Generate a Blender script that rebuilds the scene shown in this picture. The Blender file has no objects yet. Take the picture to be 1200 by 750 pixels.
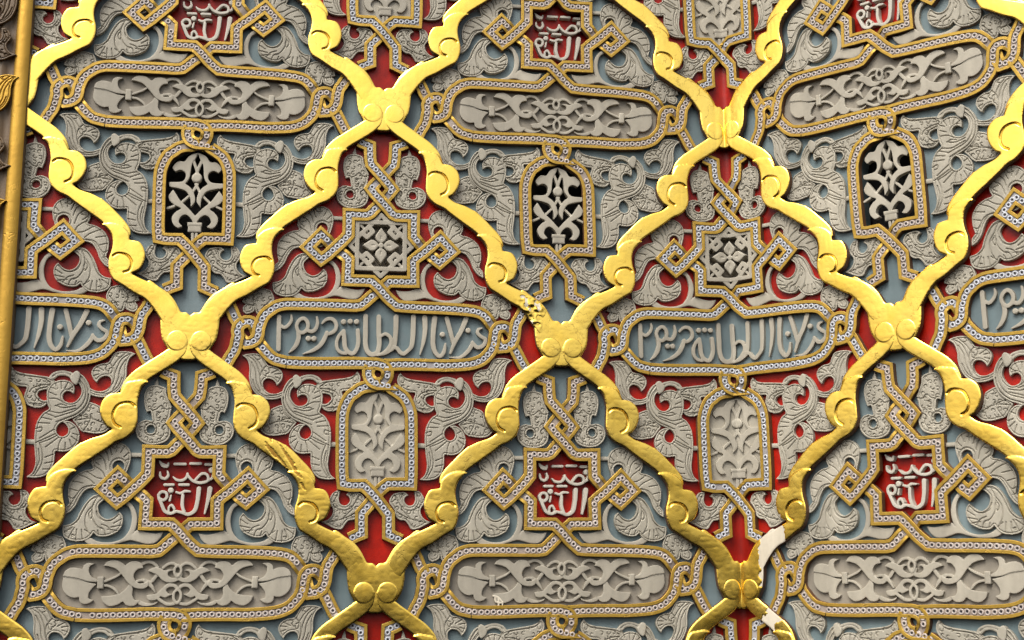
import bpy, math, random
import numpy as np

# ------------------------------------------------------------------ scene, camera, light
sc = bpy.context.scene
col = sc.collection
G = {"P": [0.55906, 3.73962, 0.61943], "a": [0.490526, 0.09687, 0.0], "b": [0.374672, -0.331091, 0.0], "H": 0.6533, "Cam": [[0.999803, 0.009284, 0.017537], [0.018973, -0.188471, -0.981895], [-0.00581, 0.982035, -0.18861]], "F": 1561.74, "co": [[0.00396, -0.00252], [0.00223, 0.00786], [-0.00619, 0.00627], [-0.01019, -0.00174], [0.00543, -0.00549], [0.01457, -0.00129], [-0.0076, 0.00556], [-0.01048, 0.01251], [0.00354, -0.02381], [-0.00512, 0.00603]]}
S, KU = 0.5, 218.0                       # metres per lattice unit, drawing units per lattice unit
KV = KU * G['H'] / S
RELIEF = 0.62                             # how far the drawn heights stand out
PX = S / KU                              # one drawing unit in metres
cam_d = bpy.data.cameras.new('camera'); cam = bpy.data.objects.new('camera', cam_d); col.objects.link(cam)
C = np.array(G['Cam'])
from mathutils import Matrix, Vector
cam.matrix_world = Matrix([list(C[0]) + [0], list(C[1]) + [0], list(C[2]) + [0], [0, 0, 0, 1]])
cam_d.sensor_width = 36.0; cam_d.sensor_fit = 'HORIZONTAL'
cam_d.lens = 36.0 * G['F'] / 1200.0
cam_d.clip_start = 0.05; cam_d.clip_end = 3000
sc.camera = cam

SUN_EL, SUN_AZ = math.radians(52), math.radians(210)      # azimuth from +Y, clockwise; 180 = behind the camera
world = bpy.data.worlds.new('World'); sc.world = world; world.use_nodes = True
wn, wl = world.node_tree.nodes, world.node_tree.links
wn.clear()
sky = wn.new('ShaderNodeTexSky'); sky.sky_type = 'NISHITA'; sky.sun_disc = False
sky.sun_elevation = SUN_EL; sky.sun_rotation = SUN_AZ
sky.air_density = 1.0; sky.dust_density = 6.0; sky.ozone_density = 0.6
hsv = wn.new('ShaderNodeHueSaturation'); hsv.inputs['Saturation'].default_value = 0.35      # overcast: a whitish sky
bg = wn.new('ShaderNodeBackground'); bg.inputs['Strength'].default_value = 0.15
wo = wn.new('ShaderNodeOutputWorld')
wl.new(sky.outputs[0], hsv.inputs['Color']); wl.new(hsv.outputs[0], bg.inputs['Color']); wl.new(bg.outputs[0], wo.inputs[0])
sun_d = bpy.data.lights.new('sun', 'SUN'); sun = bpy.data.objects.new('sun', sun_d); col.objects.link(sun)
sun_d.energy = 1.25; sun_d.angle = math.radians(30); sun_d.color = (1.0, 0.96, 0.88)
sd = Vector((math.sin(SUN_AZ) * math.cos(SUN_EL), math.cos(SUN_AZ) * math.cos(SUN_EL), math.sin(SUN_EL)))
sun.rotation_euler = sd.to_track_quat('Z', 'Y').to_euler()
sc.view_settings.view_transform = 'Standard'; sc.view_settings.look = 'None'
sc.view_settings.gamma = 1; sc.view_settings.use_curve_mapping = False
sc.view_settings.exposure = 0.72

# ------------------------------------------------------------------ the wall: two vertical facets meeting in an inner corner
P0, A, B, H = np.array(G['P']), np.array(G['a']), np.array(G['b']), G['H']
CO = np.array(G['co'])
EX = [(i, j) for i in range(4) for j in range(4) if i + j <= 3]
NL = np.array([A[1], -A[0], 0]) / S; NR = np.array([B[1], -B[0], 0]) / S
def wall(U, V, h):
    """drawing coordinates (U right, V down, h out of the wall, all in drawing units) -> world points"""
    u = np.asarray(U, float) / KU; v = np.asarray(V, float) / KV
    x = np.clip((u - 3) / 3, -1.1, 1.1); y = np.clip((v - 1) / 1.5, -1.2, 1.2)
    c = np.stack([x ** i * y ** j for i, j in EX], -1) @ CO        # slightly uneven hand-set lattice
    u = u + c[..., 0]; v = v + c[..., 1]
    d = (u - 4)[..., None]
    t = np.clip((u - 4) / .06 * .5 + .5, 0, 1)[..., None]
    n = NL * (1 - t) + NR * t
    n /= np.linalg.norm(n, axis=-1, keepdims=True)
    n /= np.maximum(.85, (n @ NL)[..., None] * (1 - t) + (n @ NR)[..., None] * t)
    return P0 + np.where(d < 0, d * A, d * B) - ((v - 1) * H)[..., None] * np.array([0, 0, 1.]) + np.asarray(h, float)[..., None] * (PX * RELIEF) * n
def to_view(X):
    c = X @ C
    return 0.5 + G['F'] / 1200 * c[..., 0] / -c[..., 2], 0.5 - G['F'] / 750 * c[..., 1] / -c[..., 2]

D = {
'topR':[[28.2,-248.4],[23.1,-245.8],[15.3,-243.0,1],[15.1,-235.2],[14.7,-227.4],[13.6,-219.8,1],[8.3,-213.9],[1.2,-205.9]],
'plR':[[-6.5,-210.0],[-1.0,-204.9],[8.8,-194.6],[13.0,-189.0,1],[8.4,-183.0],[1.7,-175.6]],
'starR':[[-5.2,-179.8],[-0.5,-174.3],[9.2,-163.5],[13.9,-158.1],[18.2,-156.2,1],[25.0,-156.1],[39.1,-156.6,1],[38.9,-144.2],[39.0,-131.0,1],[43.7,-125.3],[48.0,-120.7],[54.2,-114.4],[64.9,-103.9],[70.4,-99.8,1],[76.1,-104.9],[86.4,-114.4,1],[81.6,-119.5],[71.3,-130.8,1],[66.2,-126.0],[50.3,-111.1],[44.3,-106.6],[38.4,-101.1,1],[38.7,-88.9],[39.0,-75.5,1],[31.8,-75.3],[17.4,-75.3],[10.3,-75.1,1],[5.3,-70.6],[-1.0,-64.1]],
'cartR_top':[[-7.8,-71.2],[-2.7,-66.1],[8.4,-55.7],[19.8,-46.0,1],[27.1,-45.3],[46.2,-44.6],[67.8,-44.3],[89.2,-43.6],[104.6,-42.6],[113.2,-41.6],[120.9,-39.2],[127.0,-34.5],[131.8,-28.4],[137.3,-20.9],[142.0,-4.1],[144.9,1.4],[151.0,0.7],[157.9,-3.5],[161.1,-11.4],[162.0,-20.1],[163.7,-28.4],[168.2,-35.8],[172.1,-42.9],[176.6,-50.9]],
'cartR_bot':[[90.2,24.0],[106.3,22.5],[114.9,20.3],[122.6,16.6],[128.6,10.8],[133.4,4.4],[136.0,-3.6],[136.9,-11.7],[138.7,-19.0],[141.6,-22.2],[146.3,-23.7],[151.1,-22.9],[156.3,-19.1],[162.3,-11.4]],
'lensR':[[158.3,-2.7],[164.8,9.2],[168.2,16.0],[172.4,23.7],[177.6,30.4]],
'botR':[[5.2,25.0],[14.9,24.8],[21.6,24.3],[36.7,24.1],[59.7,24.3],[74.9,24.6],[90.2,24.0]],
'cartL_top':[[-1.0,-66.2],[-6.0,-60.9],[-11.8,-55.6],[-17.2,-50.3],[-22.5,-45.9,1],[-29.5,-44.8],[-43.3,-45.0],[-80.6,-45.3],[-102.0,-45.3],[-111.8,-44.8],[-121.5,-41.8],[-126.8,-38.0],[-131.9,-34.0],[-135.8,-28.8],[-138.3,-22.4],[-140.2,-15.3],[-140.8,-8.2],[-143.3,-2.3],[-148.9,1.2],[-154.2,2.1],[-159.1,-2.3],[-165.0,-9.7]],
'cartL_bot':[[-107.1,23.8],[-113.5,22.3],[-120.0,20.7],[-125.8,17.1],[-130.8,12.2],[-135.1,7.0],[-139.3,1.5],[-144.2,-15.2],[-149.3,-22.8],[-156.1,-23.0],[-161.7,-19.4],[-164.4,-13.4],[-163.6,-6.4],[-164.7,-0.2],[-165.8,6.5],[-167.9,12.6],[-171.3,18.3],[-175.7,27.2]],
'lensL':[[-162.1,-19.0],[-168.1,-28.5],[-170.8,-34.8],[-173.9,-40.6],[-177.7,-49.8]],
'botL':[[-107.1,23.8],[-92.8,24.4],[-70.4,24.4],[-46.9,23.8],[-24.7,23.4],[-9.7,23.9],[-1.8,24.2],[5.3,26.6],[9.5,32.5],[8.8,40.0],[4.7,46.0],[-0.2,52.8]],
'archR':[[-10.5,26.9],[-12.9,33.7],[-12.0,39.5],[-9.4,44.0],[-3.1,47.4],[3.9,49.0],[10.6,50.9],[3.6,48.0],[10.9,50.9],[17.3,54.2],[23.5,58.3],[29.0,62.7],[32.8,68.5],[35.8,75.7],[37.6,83.2],[38.0,90.7],[38.3,103.9],[38.6,125.4],[38.9,151.7],[38.5,164.0,1],[29.8,163.7],[11.9,163.8,1],[5.3,169.0],[-2.2,177.1],[-8.5,186.5],[-13.3,192.2],[-17.7,197.4,1],[-17.6,204.6],[-17.2,220.2,1],[-23.5,222.7],[-30.3,226.2]],
'archL':[[2.2,46.0],[-6.0,49.5],[-15.9,51.3],[-22.5,53.9],[-27.8,58.2],[-33.0,62.1],[-37.3,69.1],[-40.1,76.6],[-41.6,83.2],[-42.0,89.9],[-42.0,104.7],[-41.5,126.0],[-40.8,152.1],[-39.4,164.0,1],[-32.0,165.4],[-15.8,165.3,1],[-6.3,174.7],[3.7,186.5],[13.3,198.6,1],[13.5,206.2],[13.8,221.5,1],[20.7,224.7],[28.0,228.0]],
'bud':[[23.7,-229.6],[28.8,-232.2],[34.9,-233.2],[41.9,-231.3],[45.8,-226.0],[46.9,-218.9],[45.9,-209.8],[43.4,-202.1,1],[39.1,-203.2],[37.4,-196.9],[36.8,-192.4],[44.0,-193.2],[51.0,-189.9],[54.5,-182.3],[52.0,-173.3],[44.3,-166.7],[35.6,-165.0],[27.0,-166.1],[19.2,-170.3],[16.0,-178.2],[16.8,-186.2],[20.2,-190.5],[17.7,-196.1],[17.1,-201.4],[15.8,-208.2,1],[19.5,-215.9],[22.5,-223.2]],
'bud_hole':[[33.4,-182.4],[34.6,-186.0],[38.0,-187.4],[41.5,-185.9],[42.7,-182.7],[41.6,-179.1],[38.1,-177.6],[34.6,-178.9]],
'bud_thorn':[[33.1,-241.4,1],[36.3,-232.5],[34.9,-230.1],[31.8,-230.0],[31.4,-232.3]],
'curl':[[111.7,40.0],[113.7,33.5],[120.6,29.1],[129.2,27.3],[132.6,21.2],[136.1,16.0],[143.0,14.2],[153.3,14.8],[158.9,16.8,1],[153.0,21.7],[150.1,31.2],[150.1,41.4],[147.6,51.7],[143.2,59.4],[135.1,65.5],[124.0,67.3],[113.8,65.4],[109.0,62.8,1],[110.3,56.7,1],[118.9,60.3],[127.4,59.3],[132.9,53.6],[133.6,46.8],[130.0,43.1],[124.0,43.6],[119.7,47.0],[118.0,50.5,1],[114.6,47.1]],
'scroll':[[96.7,39.8,1],[103.5,43.9],[109.5,53.1],[112.1,63.3],[110.7,74.3],[105.3,83.6],[96.8,90.4],[86.7,94.7],[80.0,98.4],[77.0,104.0],[78.4,109.8],[83.5,112.8],[88.5,110.6],[90.2,105.5],[87.6,99.7],[83.4,96.1,1],[90.1,95.5],[96.9,99.6],[101.6,107.9],[102.0,116.3],[99.0,123.0],[92.8,128.3],[85.2,130.0],[77.2,129.4],[76.9,134.7],[76.3,143.0],[72.9,152.1],[67.1,157.1],[57.1,159.1],[48.0,158.3,1],[54.5,152.2],[56.9,141.5],[56.0,133.2],[54.8,123.3],[54.2,113.3],[54.9,101.7],[57.3,93.3],[62.3,85.8],[68.1,81.5],[66.4,76.5],[65.0,68.1],[65.5,59.7],[69.6,52.9],[77.2,49.0],[84.8,48.8],[91.3,51.7],[94.4,57.6],[93.7,64.4,1],[89.1,61.4],[84.6,62.0],[82.0,66.2],[83.6,71.6],[89.2,74.5],[95.1,73.6],[100.5,67.6],[102.2,61.7],[100.5,55.0],[96.4,50.8,1]],
'collar':[[91.4,41.6],[96.1,38.3],[99.5,40.8],[98.5,49.6],[96.2,54.0],[91.4,50.9],[89.4,46.4]],
'band':[[93.3,41.0,1],[86.5,38.4],[78.0,37.5],[69.6,40.7],[64.9,46.5,1],[71.3,47.4],[75.5,44.0],[82.3,43.0],[88.2,45.5],[91.3,48.8,1]],
'wing':[[25.4,33.0,1],[29.1,37.5],[37.6,40.7],[47.7,42.2],[57.8,43.8],[66.2,45.3],[73.0,49.4],[76.7,55.3],[74.7,60.4,1],[69.7,56.6],[66.0,57.7],[64.6,59.7],[65.6,74.0],[63.1,78.2],[58.1,80.3],[51.3,79.7],[44.6,76.8],[40.9,70.1],[41.1,64.2],[42.8,57.0],[36.0,55.9],[30.2,54.3],[24.3,49.3],[21.7,43.5],[22.4,37.6]],
'wing_hole':[[60.1,60.1],[64.6,59.7],[65.5,71.1],[61.3,71.9],[57.1,69.1],[54.9,65.7],[56.2,61.8]],
'half':[[110.4,73.9],[117.2,75.5],[123.1,78.8],[125.3,85.9],[129.1,95.9],[135.9,101.7,1],[129.1,107.7],[120.6,109.4],[110.4,108.2],[103.6,106.2],[98.6,99.6],[93.8,93.8,1],[101.9,87.0],[107.0,81.0]],
'foot':[[13.8,184.2],[15.3,178.5],[19.3,174.4],[25.9,172.8],[32.5,173.1],[35.8,176.3,1],[32.5,178.0],[31.0,181.7],[32.7,185.8],[36.8,188.2],[41.7,186.6],[43.8,181.7],[43.2,175.2],[42.4,171.4,1],[48.1,171.9],[53.2,177.6],[54.1,185.7],[50.1,192.3],[51.0,198.8],[56.0,204.5],[63.4,206.9,1],[56.1,210.1],[47.9,214.2],[39.7,215.0],[36.3,210.1],[32.1,205.3],[26.4,204.4],[21.4,200.4],[20.5,194.7],[17.1,189.1]],
'upper':[[57.4,-149.4],[58.2,-155.7],[62.5,-162.1],[70.2,-165.9],[78.9,-164.8],[86.8,-161.2],[94.7,-157.5],[99.0,-150.9],[99.6,-142.0],[97.3,-136.3],[106.0,-133.7],[115.6,-127.5],[121.2,-117.9],[121.7,-106.4],[119.9,-96.6],[123.8,-91.5],[124.6,-83.6,1],[119.0,-86.6],[113.0,-93.8],[108.6,-104.2],[103.4,-111.7],[96.5,-114.4],[86.1,-115.0],[70.5,-116.2],[62.7,-123.0],[60.9,-133.6],[58.3,-141.5]],
'upper_hole':[[63.5,-139.0],[65.2,-143.5],[69.8,-145.8],[74.7,-143.8],[76.5,-139.1],[74.7,-134.4],[69.9,-132.5],[65.2,-134.6]],
'lower':[[79.2,-104.2,1],[91.3,-107.7],[98.2,-105.7],[105.2,-97.9],[110.4,-87.5],[113.8,-78.9],[119.9,-73.8],[127.4,-72.2,1],[127.3,-66.6],[125.1,-59.9],[119.0,-56.3],[112.1,-55.2],[103.4,-56.2],[97.4,-60.1],[93.9,-65.2,1],[89.6,-61.6],[81.1,-61.4],[72.5,-64.6],[66.4,-69.7],[63.8,-77.5],[64.6,-84.5],[68.1,-88.9,1],[74.1,-83.0],[81.0,-80.6],[87.0,-83.4],[90.5,-88.7],[91.3,-95.8],[86.1,-101.8,1]],
'stemleaf':[[18.7,-65.8,1],[26.4,-64.3],[36.6,-65.4],[46.8,-68.3],[51.9,-63.6,1],[49.3,-68.4],[47.6,-78.7],[49.2,-87.5],[54.3,-96.4],[60.3,-101.0,1],[62.9,-97.5,1],[56.9,-93.0],[53.8,-84.2],[53.6,-76.3],[56.2,-66.8],[62.2,-59.1],[70.8,-55.4],[79.4,-54.4],[89.7,-55.9],[97.4,-59.5],[103.4,-56.2,1],[97.4,-52.2],[86.2,-50.7],[75.9,-51.3],[65.7,-53.7],[53.7,-56.8],[45.2,-54.9],[36.7,-52.9],[28.2,-53.6],[22.2,-59.0]],
'sprig':[[122.5,-52.0],[124.2,-57.3],[126.8,-61.7,1],[136.4,-64.6],[143.3,-63.9],[152.0,-59.8],[157.2,-53.8],[159.3,-46.8,1],[155.1,-44.6],[158.0,-40.7],[157.1,-35.5],[153.6,-32.8,1],[148.4,-34.4],[144.9,-36.9],[144.6,-43.0,1],[141.8,-34.2],[136.3,-32.3,1],[129.3,-40.0],[123.3,-45.9]],
'upper_v':[[[58.7,-147.7],[62.6,-146.1]],[[59.9,-154.8],[64.8,-149.7]],[[65.1,-161.8],[68.6,-154.3]],[[73.7,-165.2],[73.8,-155.3]],[[71.1,-159.7],[77.2,-159.0],[79.8,-162.7]],[[82.4,-162.8],[78.1,-151.9]],[[89.4,-158.6],[83.3,-153.0],[80.8,-144.9]],[[96.4,-153.5],[86.8,-146.9],[82.5,-135.2]],[[89.5,-147.0],[96.4,-144.6],[91.2,-140.0]],[[96.4,-139.2],[86.9,-132.7],[83.4,-126.9]],[[103.4,-132.4],[93.0,-125.8],[86.9,-124.7]],[[112.1,-129.1],[99.9,-123.4],[94.7,-118.8]],[[118.2,-121.3],[106.9,-119.2]],[[120.5,-112.6],[112.1,-110.5]],[[120.5,-103.7],[116.5,-101.8],[113.0,-105.2]],[[119.9,-96.6],[116.5,-95.7]],[[96.5,-117.1],[106.9,-113.9],[113.9,-103.5],[120.8,-89.6]]],
'lower_v':[[[89.6,-105.4],[100.0,-101.3],[106.9,-89.2],[112.1,-77.9],[117.3,-72.8]],[[93.9,-102.9],[97.4,-94.2],[96.5,-81.9],[91.3,-73.0],[86.2,-69.3]],[[96.5,-95.9],[103.4,-85.6],[103.4,-73.3],[100.0,-66.2]],[[97.4,-90.7],[100.8,-85.5],[98.2,-80.2],[96.5,-85.4],[98.2,-90.7]],[[65.5,-81.0],[73.3,-76.0]],[[65.2,-74.0],[75.9,-71.7]],[[69.0,-68.0],[79.3,-69.2]],[[75.0,-66.4],[79.3,-71.8],[86.2,-74.6]],[[81.0,-63.1],[83.6,-69.3],[89.6,-71.2]],[[87.9,-63.3],[89.6,-67.7]],[[97.4,-63.5],[103.4,-68.1]],[[105.2,-57.6],[106.9,-68.2]],[[112.1,-56.1],[112.1,-68.3]],[[119.9,-58.9],[114.7,-70.1]],[[125.1,-64.3],[117.3,-70.2]],[[113.8,-61.4],[117.3,-62.3],[116.4,-59.7]],[[68.9,-86.3],[75.8,-79.5],[84.4,-78.9],[90.5,-82.6],[93.0,-88.8]]],
'curl_v':[[[113.7,36.9],[120.6,37.7]],[[114.6,42.9],[119.7,41.1]],[[117.2,32.6],[124.9,36.7]],[[124.0,29.9],[128.3,31.6],[126.6,34.2],[129.1,37.5]],[[152.5,17.4],[144.7,22.7],[139.5,33.1],[136.9,43.4]],[[147.3,16.7],[139.5,24.5],[135.2,31.4]],[[148.1,24.4],[142.9,34.7],[141.1,46.7],[136.0,58.7]],[[130.9,28.1],[136.0,34.9],[136.8,46.8],[131.7,57.1]],[[130.9,34.9],[134.3,33.2],[133.4,39.2],[130.9,40.1],[130.4,36.7]],[[145.4,44.9],[141.1,55.2],[130.8,63.0],[117.2,61.5]],[[140.4,16.8],[137.8,20.3],[141.2,21.1]]],
'scroll_v':[[[98.4,47.4],[105.2,55.7],[107.0,65.9],[103.6,76.0],[96.0,83.7],[85.0,88.0],[74.9,91.5]],[[100.1,44.0],[107.8,55.7],[109.7,65.8],[107.0,77.7],[98.5,87.0],[86.7,92.2],[76.6,96.5]],[[96.8,81.2],[88.4,83.8],[79.9,86.4],[68.2,84.0]],[[74.8,78.1],[83.3,80.5],[90.0,79.6],[96.8,77.8]],[[76.5,78.0],[79.9,76.3],[86.7,77.9]],[[57.4,97.5],[69.9,98.2]],[[60.7,91.6],[71.6,94.0]],[[64.8,86.6],[74.9,90.6]],[[55.2,104.2],[61.6,102.5],[61.6,106.6],[57.4,107.5]],[[60.0,115.0],[75.0,104.8]],[[55.9,120.0],[63.4,116.6],[76.7,109.8]],[[60.9,119.9],[70.1,116.5],[78.4,111.5]],[[66.8,124.9],[75.1,118.2],[80.1,114.0]],[[80.2,128.9],[81.0,121.4],[83.5,114.8]],[[87.7,128.0],[87.7,119.7]],[[95.3,124.7],[91.9,116.4]],[[100.3,118.0],[93.6,113.0]],[[101.1,111.3],[95.2,109.7]],[[96.9,102.1],[92.7,104.7]],[[68.0,56.3],[74.7,59.6]],[[73.0,52.0],[76.4,58.7]],[[79.8,50.2],[80.7,58.6]],[[87.4,50.9],[84.0,58.6]],[[92.5,55.9],[88.3,59.4]],[[68.0,63.0],[75.6,66.3]],[[68.1,69.8],[76.5,70.5],[83.3,74.6]],[[60.1,119.9],[63.5,129.9],[63.6,143.1],[57.1,156.3]],[[75.2,133.1],[66.9,136.5]],[[75.3,141.4],[66.9,143.1]],[[72.8,149.6],[65.3,149.7]],[[59.3,126.6],[61.1,139.8],[55.4,154.6]]],
'foot_v':[[[17.0,184.2],[22.7,179.3]],[[19.4,176.0],[24.4,182.5]],[[29.2,174.4],[26.8,180.9]],[[24.4,184.2],[29.4,190.7],[37.7,193.9],[47.6,190.6]],[[45.7,176.0],[48.3,184.1],[44.3,190.6]],[[23.0,195.5],[31.2,200.4],[44.5,205.3],[56.0,207.7]],[[27.8,192.3],[36.2,200.4]]],
'wing_v':[[[26.6,36.6],[33.4,42.5],[46.0,44.8],[59.5,46.3],[67.9,51.2]],[[69.6,47.8],[74.7,52.8],[72.2,56.2],[70.5,52.9]],[[47.9,75.0],[53.8,76.6],[60.5,75.7]],[[46.2,62.5],[49.5,58.2],[59.5,54.7],[68.0,53.7]]],
'half_v':[[[96.9,94.6],[113.8,92.7],[130.8,99.3]],[[113.8,89.4],[112.1,96.1],[106.2,106.2]],[[101.1,88.7],[110.4,91.1],[112.1,92.8]]],
'bud_v':[[[16.5,-206.4],[22.3,-205.2],[27.4,-209.4],[32.6,-205.3],[37.3,-203.7]],[[20.7,-189.0],[25.1,-185.6],[22.6,-178.4],[27.0,-171.4]],[[27.5,-201.9],[31.8,-200.2],[31.0,-194.8],[27.5,-196.5]]],
'band_v':[],
'stemleaf_v':[],
'sprig_v':[[[125.9,-51.2],[136.3,-39.3]],[[145.0,-43.0],[156.3,-45.0]],[[141.6,-58.6],[146.8,-51.8],[145.0,-43.0]]],
'g1':[[-0.5,5.3,1],[2.0,16.1],[6.7,22.2],[14.6,29.0],[25.1,36.3],[34.7,42.6],[42.5,48.5],[49.5,56.3],[63.5,64.7],[73.9,62.5],[72.8,57.1,1],[69.4,48.2],[63.3,40.4],[57.1,34.7],[47.5,27.9],[38.7,21.6],[30.0,15.6],[23.0,10.5],[18.6,8.5],[15.9,2.7],[7.2,-3.3],[0.3,-1.1]],
'g2':[[40.4,49.5,1],[47.8,55.1],[51.7,66.1],[52.6,74.2],[51.9,84.9],[52.0,97.4],[56.0,107.6],[63.8,114.8],[74.2,119.7],[81.1,125.1],[95.9,135.8],[112.4,147.6],[122.8,156.9],[136.7,163.5],[148.0,164.9,1],[147.2,156.1],[142.0,147.4],[132.4,137.1],[121.1,125.9],[110.6,117.4],[112.4,119.1],[101.9,114.2],[88.0,109.4],[81.1,104.7,1],[85.4,102.4],[91.4,94.1],[94.6,82.3],[91.7,70.7],[83.5,63.5],[73.5,61.9,1],[66.8,50.1],[59.9,48.3],[49.4,47.0]],
'g3':[[111.5,149.9,1],[119.3,155.6],[125.4,163.9],[127.3,173.5],[126.2,182.4],[123.8,192.1],[124.4,204.3],[129.6,216.4],[139.9,223.1],[153.7,232.3],[165.8,238.9],[175.3,249.1],[183.0,260.2],[191.6,272.1],[203.8,273.5],[204.1,247.5],[192.0,231.2],[183.4,223.6],[174.7,219.5],[171.2,217.8],[160.8,213.4],[152.1,209.1,1],[160.0,204.1],[165.0,191.7],[164.5,181.1],[158.5,170.7],[147.1,168.1,1],[145.4,159.7],[138.5,152.8],[128.0,148.8]],
'v1':[[65.4,88.3],[78.4,87.8]],
'v2':[[137.4,198.7],[150.1,198.3]],
'sp1':[[56.3,77.6],[60.1,74.6],[66.1,74.0],[74.0,76.9],[78.4,83.8],[79.3,92.8],[76.7,98.6],[71.0,102.0]],
'sp2':[[129.1,188.8],[133.1,185.8],[138.4,185.5],[145.3,187.9],[149.6,193.9],[149.8,200.1],[147.5,205.4],[142.1,207.6]],
'bare1':[[42.5,49.4],[59.9,50.5],[60.0,64.9]],
'heart':[[-0.0,-28.9,1],[3.9,-32.0],[9.8,-32.5],[12.9,-37.6],[17.7,-46.1],[25.4,-54.8],[35.8,-61.8],[47.9,-69.0],[54.5,-59.0],[47.6,-52.9],[40.5,-43.4],[36.1,-34.0],[33.7,-23.1],[32.8,-11.3],[30.4,0.4],[26.3,7.9],[22.5,13.8],[14.1,17.3],[7.3,24.1],[-0.8,24.7],[-7.8,24.7],[-14.4,17.9],[-22.7,15.6],[-28.5,10.7],[-30.9,5.0],[-34.1,-6.5],[-34.8,-18.1],[-38.1,-29.6],[-42.1,-39.5],[-48.8,-47.7],[-55.4,-55.0],[-46.9,-66.2],[-35.2,-61.5],[-25.2,-54.2],[-17.8,-44.3],[-13.7,-33.6],[-5.4,-31.3]],
'hv':[[-13.3,1.7],[0.1,1.4],[13.5,1.1]],
'hsp':[[[-18.0,13.3],[-24.3,9.8],[-27.2,3.3],[-25.8,-4.2],[-19.9,-9.8],[-13.2,-10.8],[-5.7,-8.8],[-0.4,-2.3],[-0.0,7.7],[-3.5,16.0],[-8.6,21.9]],[[17.9,11.4],[23.5,9.2],[27.0,2.1],[25.4,-5.3],[19.6,-10.2],[12.8,-10.9],[6.1,-8.7],[0.6,-2.6]]],
'arm':[[-0.4,-3.1,1],[0.8,4.3],[0.4,12.6],[-3.5,19.3],[-11.2,26.1],[-21.2,31.2],[-51.1,44.8],[-70.9,48.3],[-59.3,33.5],[-42.7,23.4],[-26.0,16.5],[-17.6,11.3],[-12.6,4.6],[-5.7,-5.5]],
'text':[[[-117.5,-30.4,4.33],[-117.3,-11.8,4.5],[-117.1,8.1,4.33]],[[-116.8,-21.1,3.33],[-111.0,-17.8,3.33],[-105.8,-21.8,3.33],[-103.0,-27.3,3.0],[-103.5,-32.7,1.67]],[[-95.3,-13.9,3.33],[-97.1,-20.6,3.33],[-94.0,-27.0,3.67],[-89.1,-29.3,3.67],[-84.9,-25.6,3.67],[-83.9,-19.2,3.67],[-86.6,-14.1,3.67],[-91.1,-11.9,3.67],[-95.3,-14.2,3.33]],[[-95.3,-13.9,3.67],[-94.3,-7.1,4.33],[-96.5,1.3,4.33],[-100.4,7.3,3.33],[-105.2,11.9,1.0]],[[-84.6,-15.0,3.67],[-78.8,-13.7,3.67],[-74.8,-17.4,3.67],[-72.9,-23.7,3.33],[-73.8,-31.0,2.0]],[[-67.5,-23.8,2.0],[-62.6,-28.7,3.33],[-56.0,-29.2,3.67],[-51.4,-24.2,3.67],[-51.6,-17.3,3.67],[-55.7,-13.0,3.67],[-61.4,-10.8,3.0]],[[-61.8,-12.9,3.67],[-64.6,-5.2,4.33],[-69.4,2.5,4.33],[-77.5,8.6,3.67],[-88.8,13.0,1.0]],[[-42.4,-15.0,3.33],[-47.3,-9.8,3.33],[-50.0,-2.9,3.33],[-49.5,5.5,3.33],[-45.2,10.5,3.33],[-39.4,11.6,3.0]],[[-42.4,-15.0,4.0],[-41.4,-6.5,4.33],[-40.4,3.7,4.33],[-37.0,9.5,4.33],[-31.1,11.5,4.0],[-27.1,6.8,4.0],[-25.0,-1.7,4.0],[-25.8,-16.2,4.0]],[[-16.9,-33.5,4.67],[-16.6,-13.8,4.67],[-16.3,1.5,4.67],[-13.7,9.1,4.67],[-8.6,12.4,4.67],[-2.8,9.8,4.67],[-0.4,1.2,4.67],[-1.0,-14.1,4.67],[-1.3,-33.0,4.67]],[[0.2,-9.0,3.0],[6.9,-12.6,3.33],[12.3,-8.9,3.67],[13.8,-2.5,3.67],[10.5,4.4,3.67],[3.9,10.5,3.0],[-2.0,12.8,2.33]],[[-2.8,12.8,2.67],[5.5,10.8,3.67],[12.2,6.9,4.0],[16.4,3.4,4.33],[18.7,-11.1,4.67],[19.3,-33.4,5.0]],[[16.4,3.4,3.67],[20.6,4.2,3.67],[24.0,8.7,4.0],[28.2,10.9,4.0],[32.7,7.7,3.67],[37.4,2.2,4.33],[39.3,-9.8,4.67],[39.8,-33.9,5.0]],[[53.2,-33.3,5.33],[53.8,-18.7,4.67],[51.7,-3.2,3.67],[48.0,11.4,1.0]],[[65.2,-32.8,5.33],[63.6,-15.5,4.67],[63.6,-0.0,4.67],[66.2,8.5,4.33],[71.4,13.0,4.0],[76.1,8.3,4.0],[78.1,-2.1,2.0]],[[79.7,-33.1,4.33],[84.0,-17.7,4.33],[87.5,-4.0,4.0]],[[102.9,-32.8,5.0],[96.9,-17.9,4.67],[90.0,-5.7,4.33],[84.1,9.0,2.33]],[[83.3,14.1,1.0],[95.2,13.9,3.0],[103.8,7.7,4.0],[109.8,-1.0,4.0],[110.6,-5.3,2.33]],[[110.6,-4.1,3.33],[116.6,1.5,4.0],[123.5,-0.9,4.0],[126.5,-8.2,3.67],[121.0,-11.9,3.33],[116.7,-16.6,3.33],[117.9,-20.5,3.0],[122.4,-22.0,1.33]]],
'text_dot':[[-83.1,-5.2,3.17],[-76.6,-5.3,3.17],[-42.6,-26.0,3.17],[-34.8,-26.7,3.17],[-27.3,-26.4,3.17],[74.6,-13.3,3.17],[105.5,-18.8,3.17]],
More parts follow.
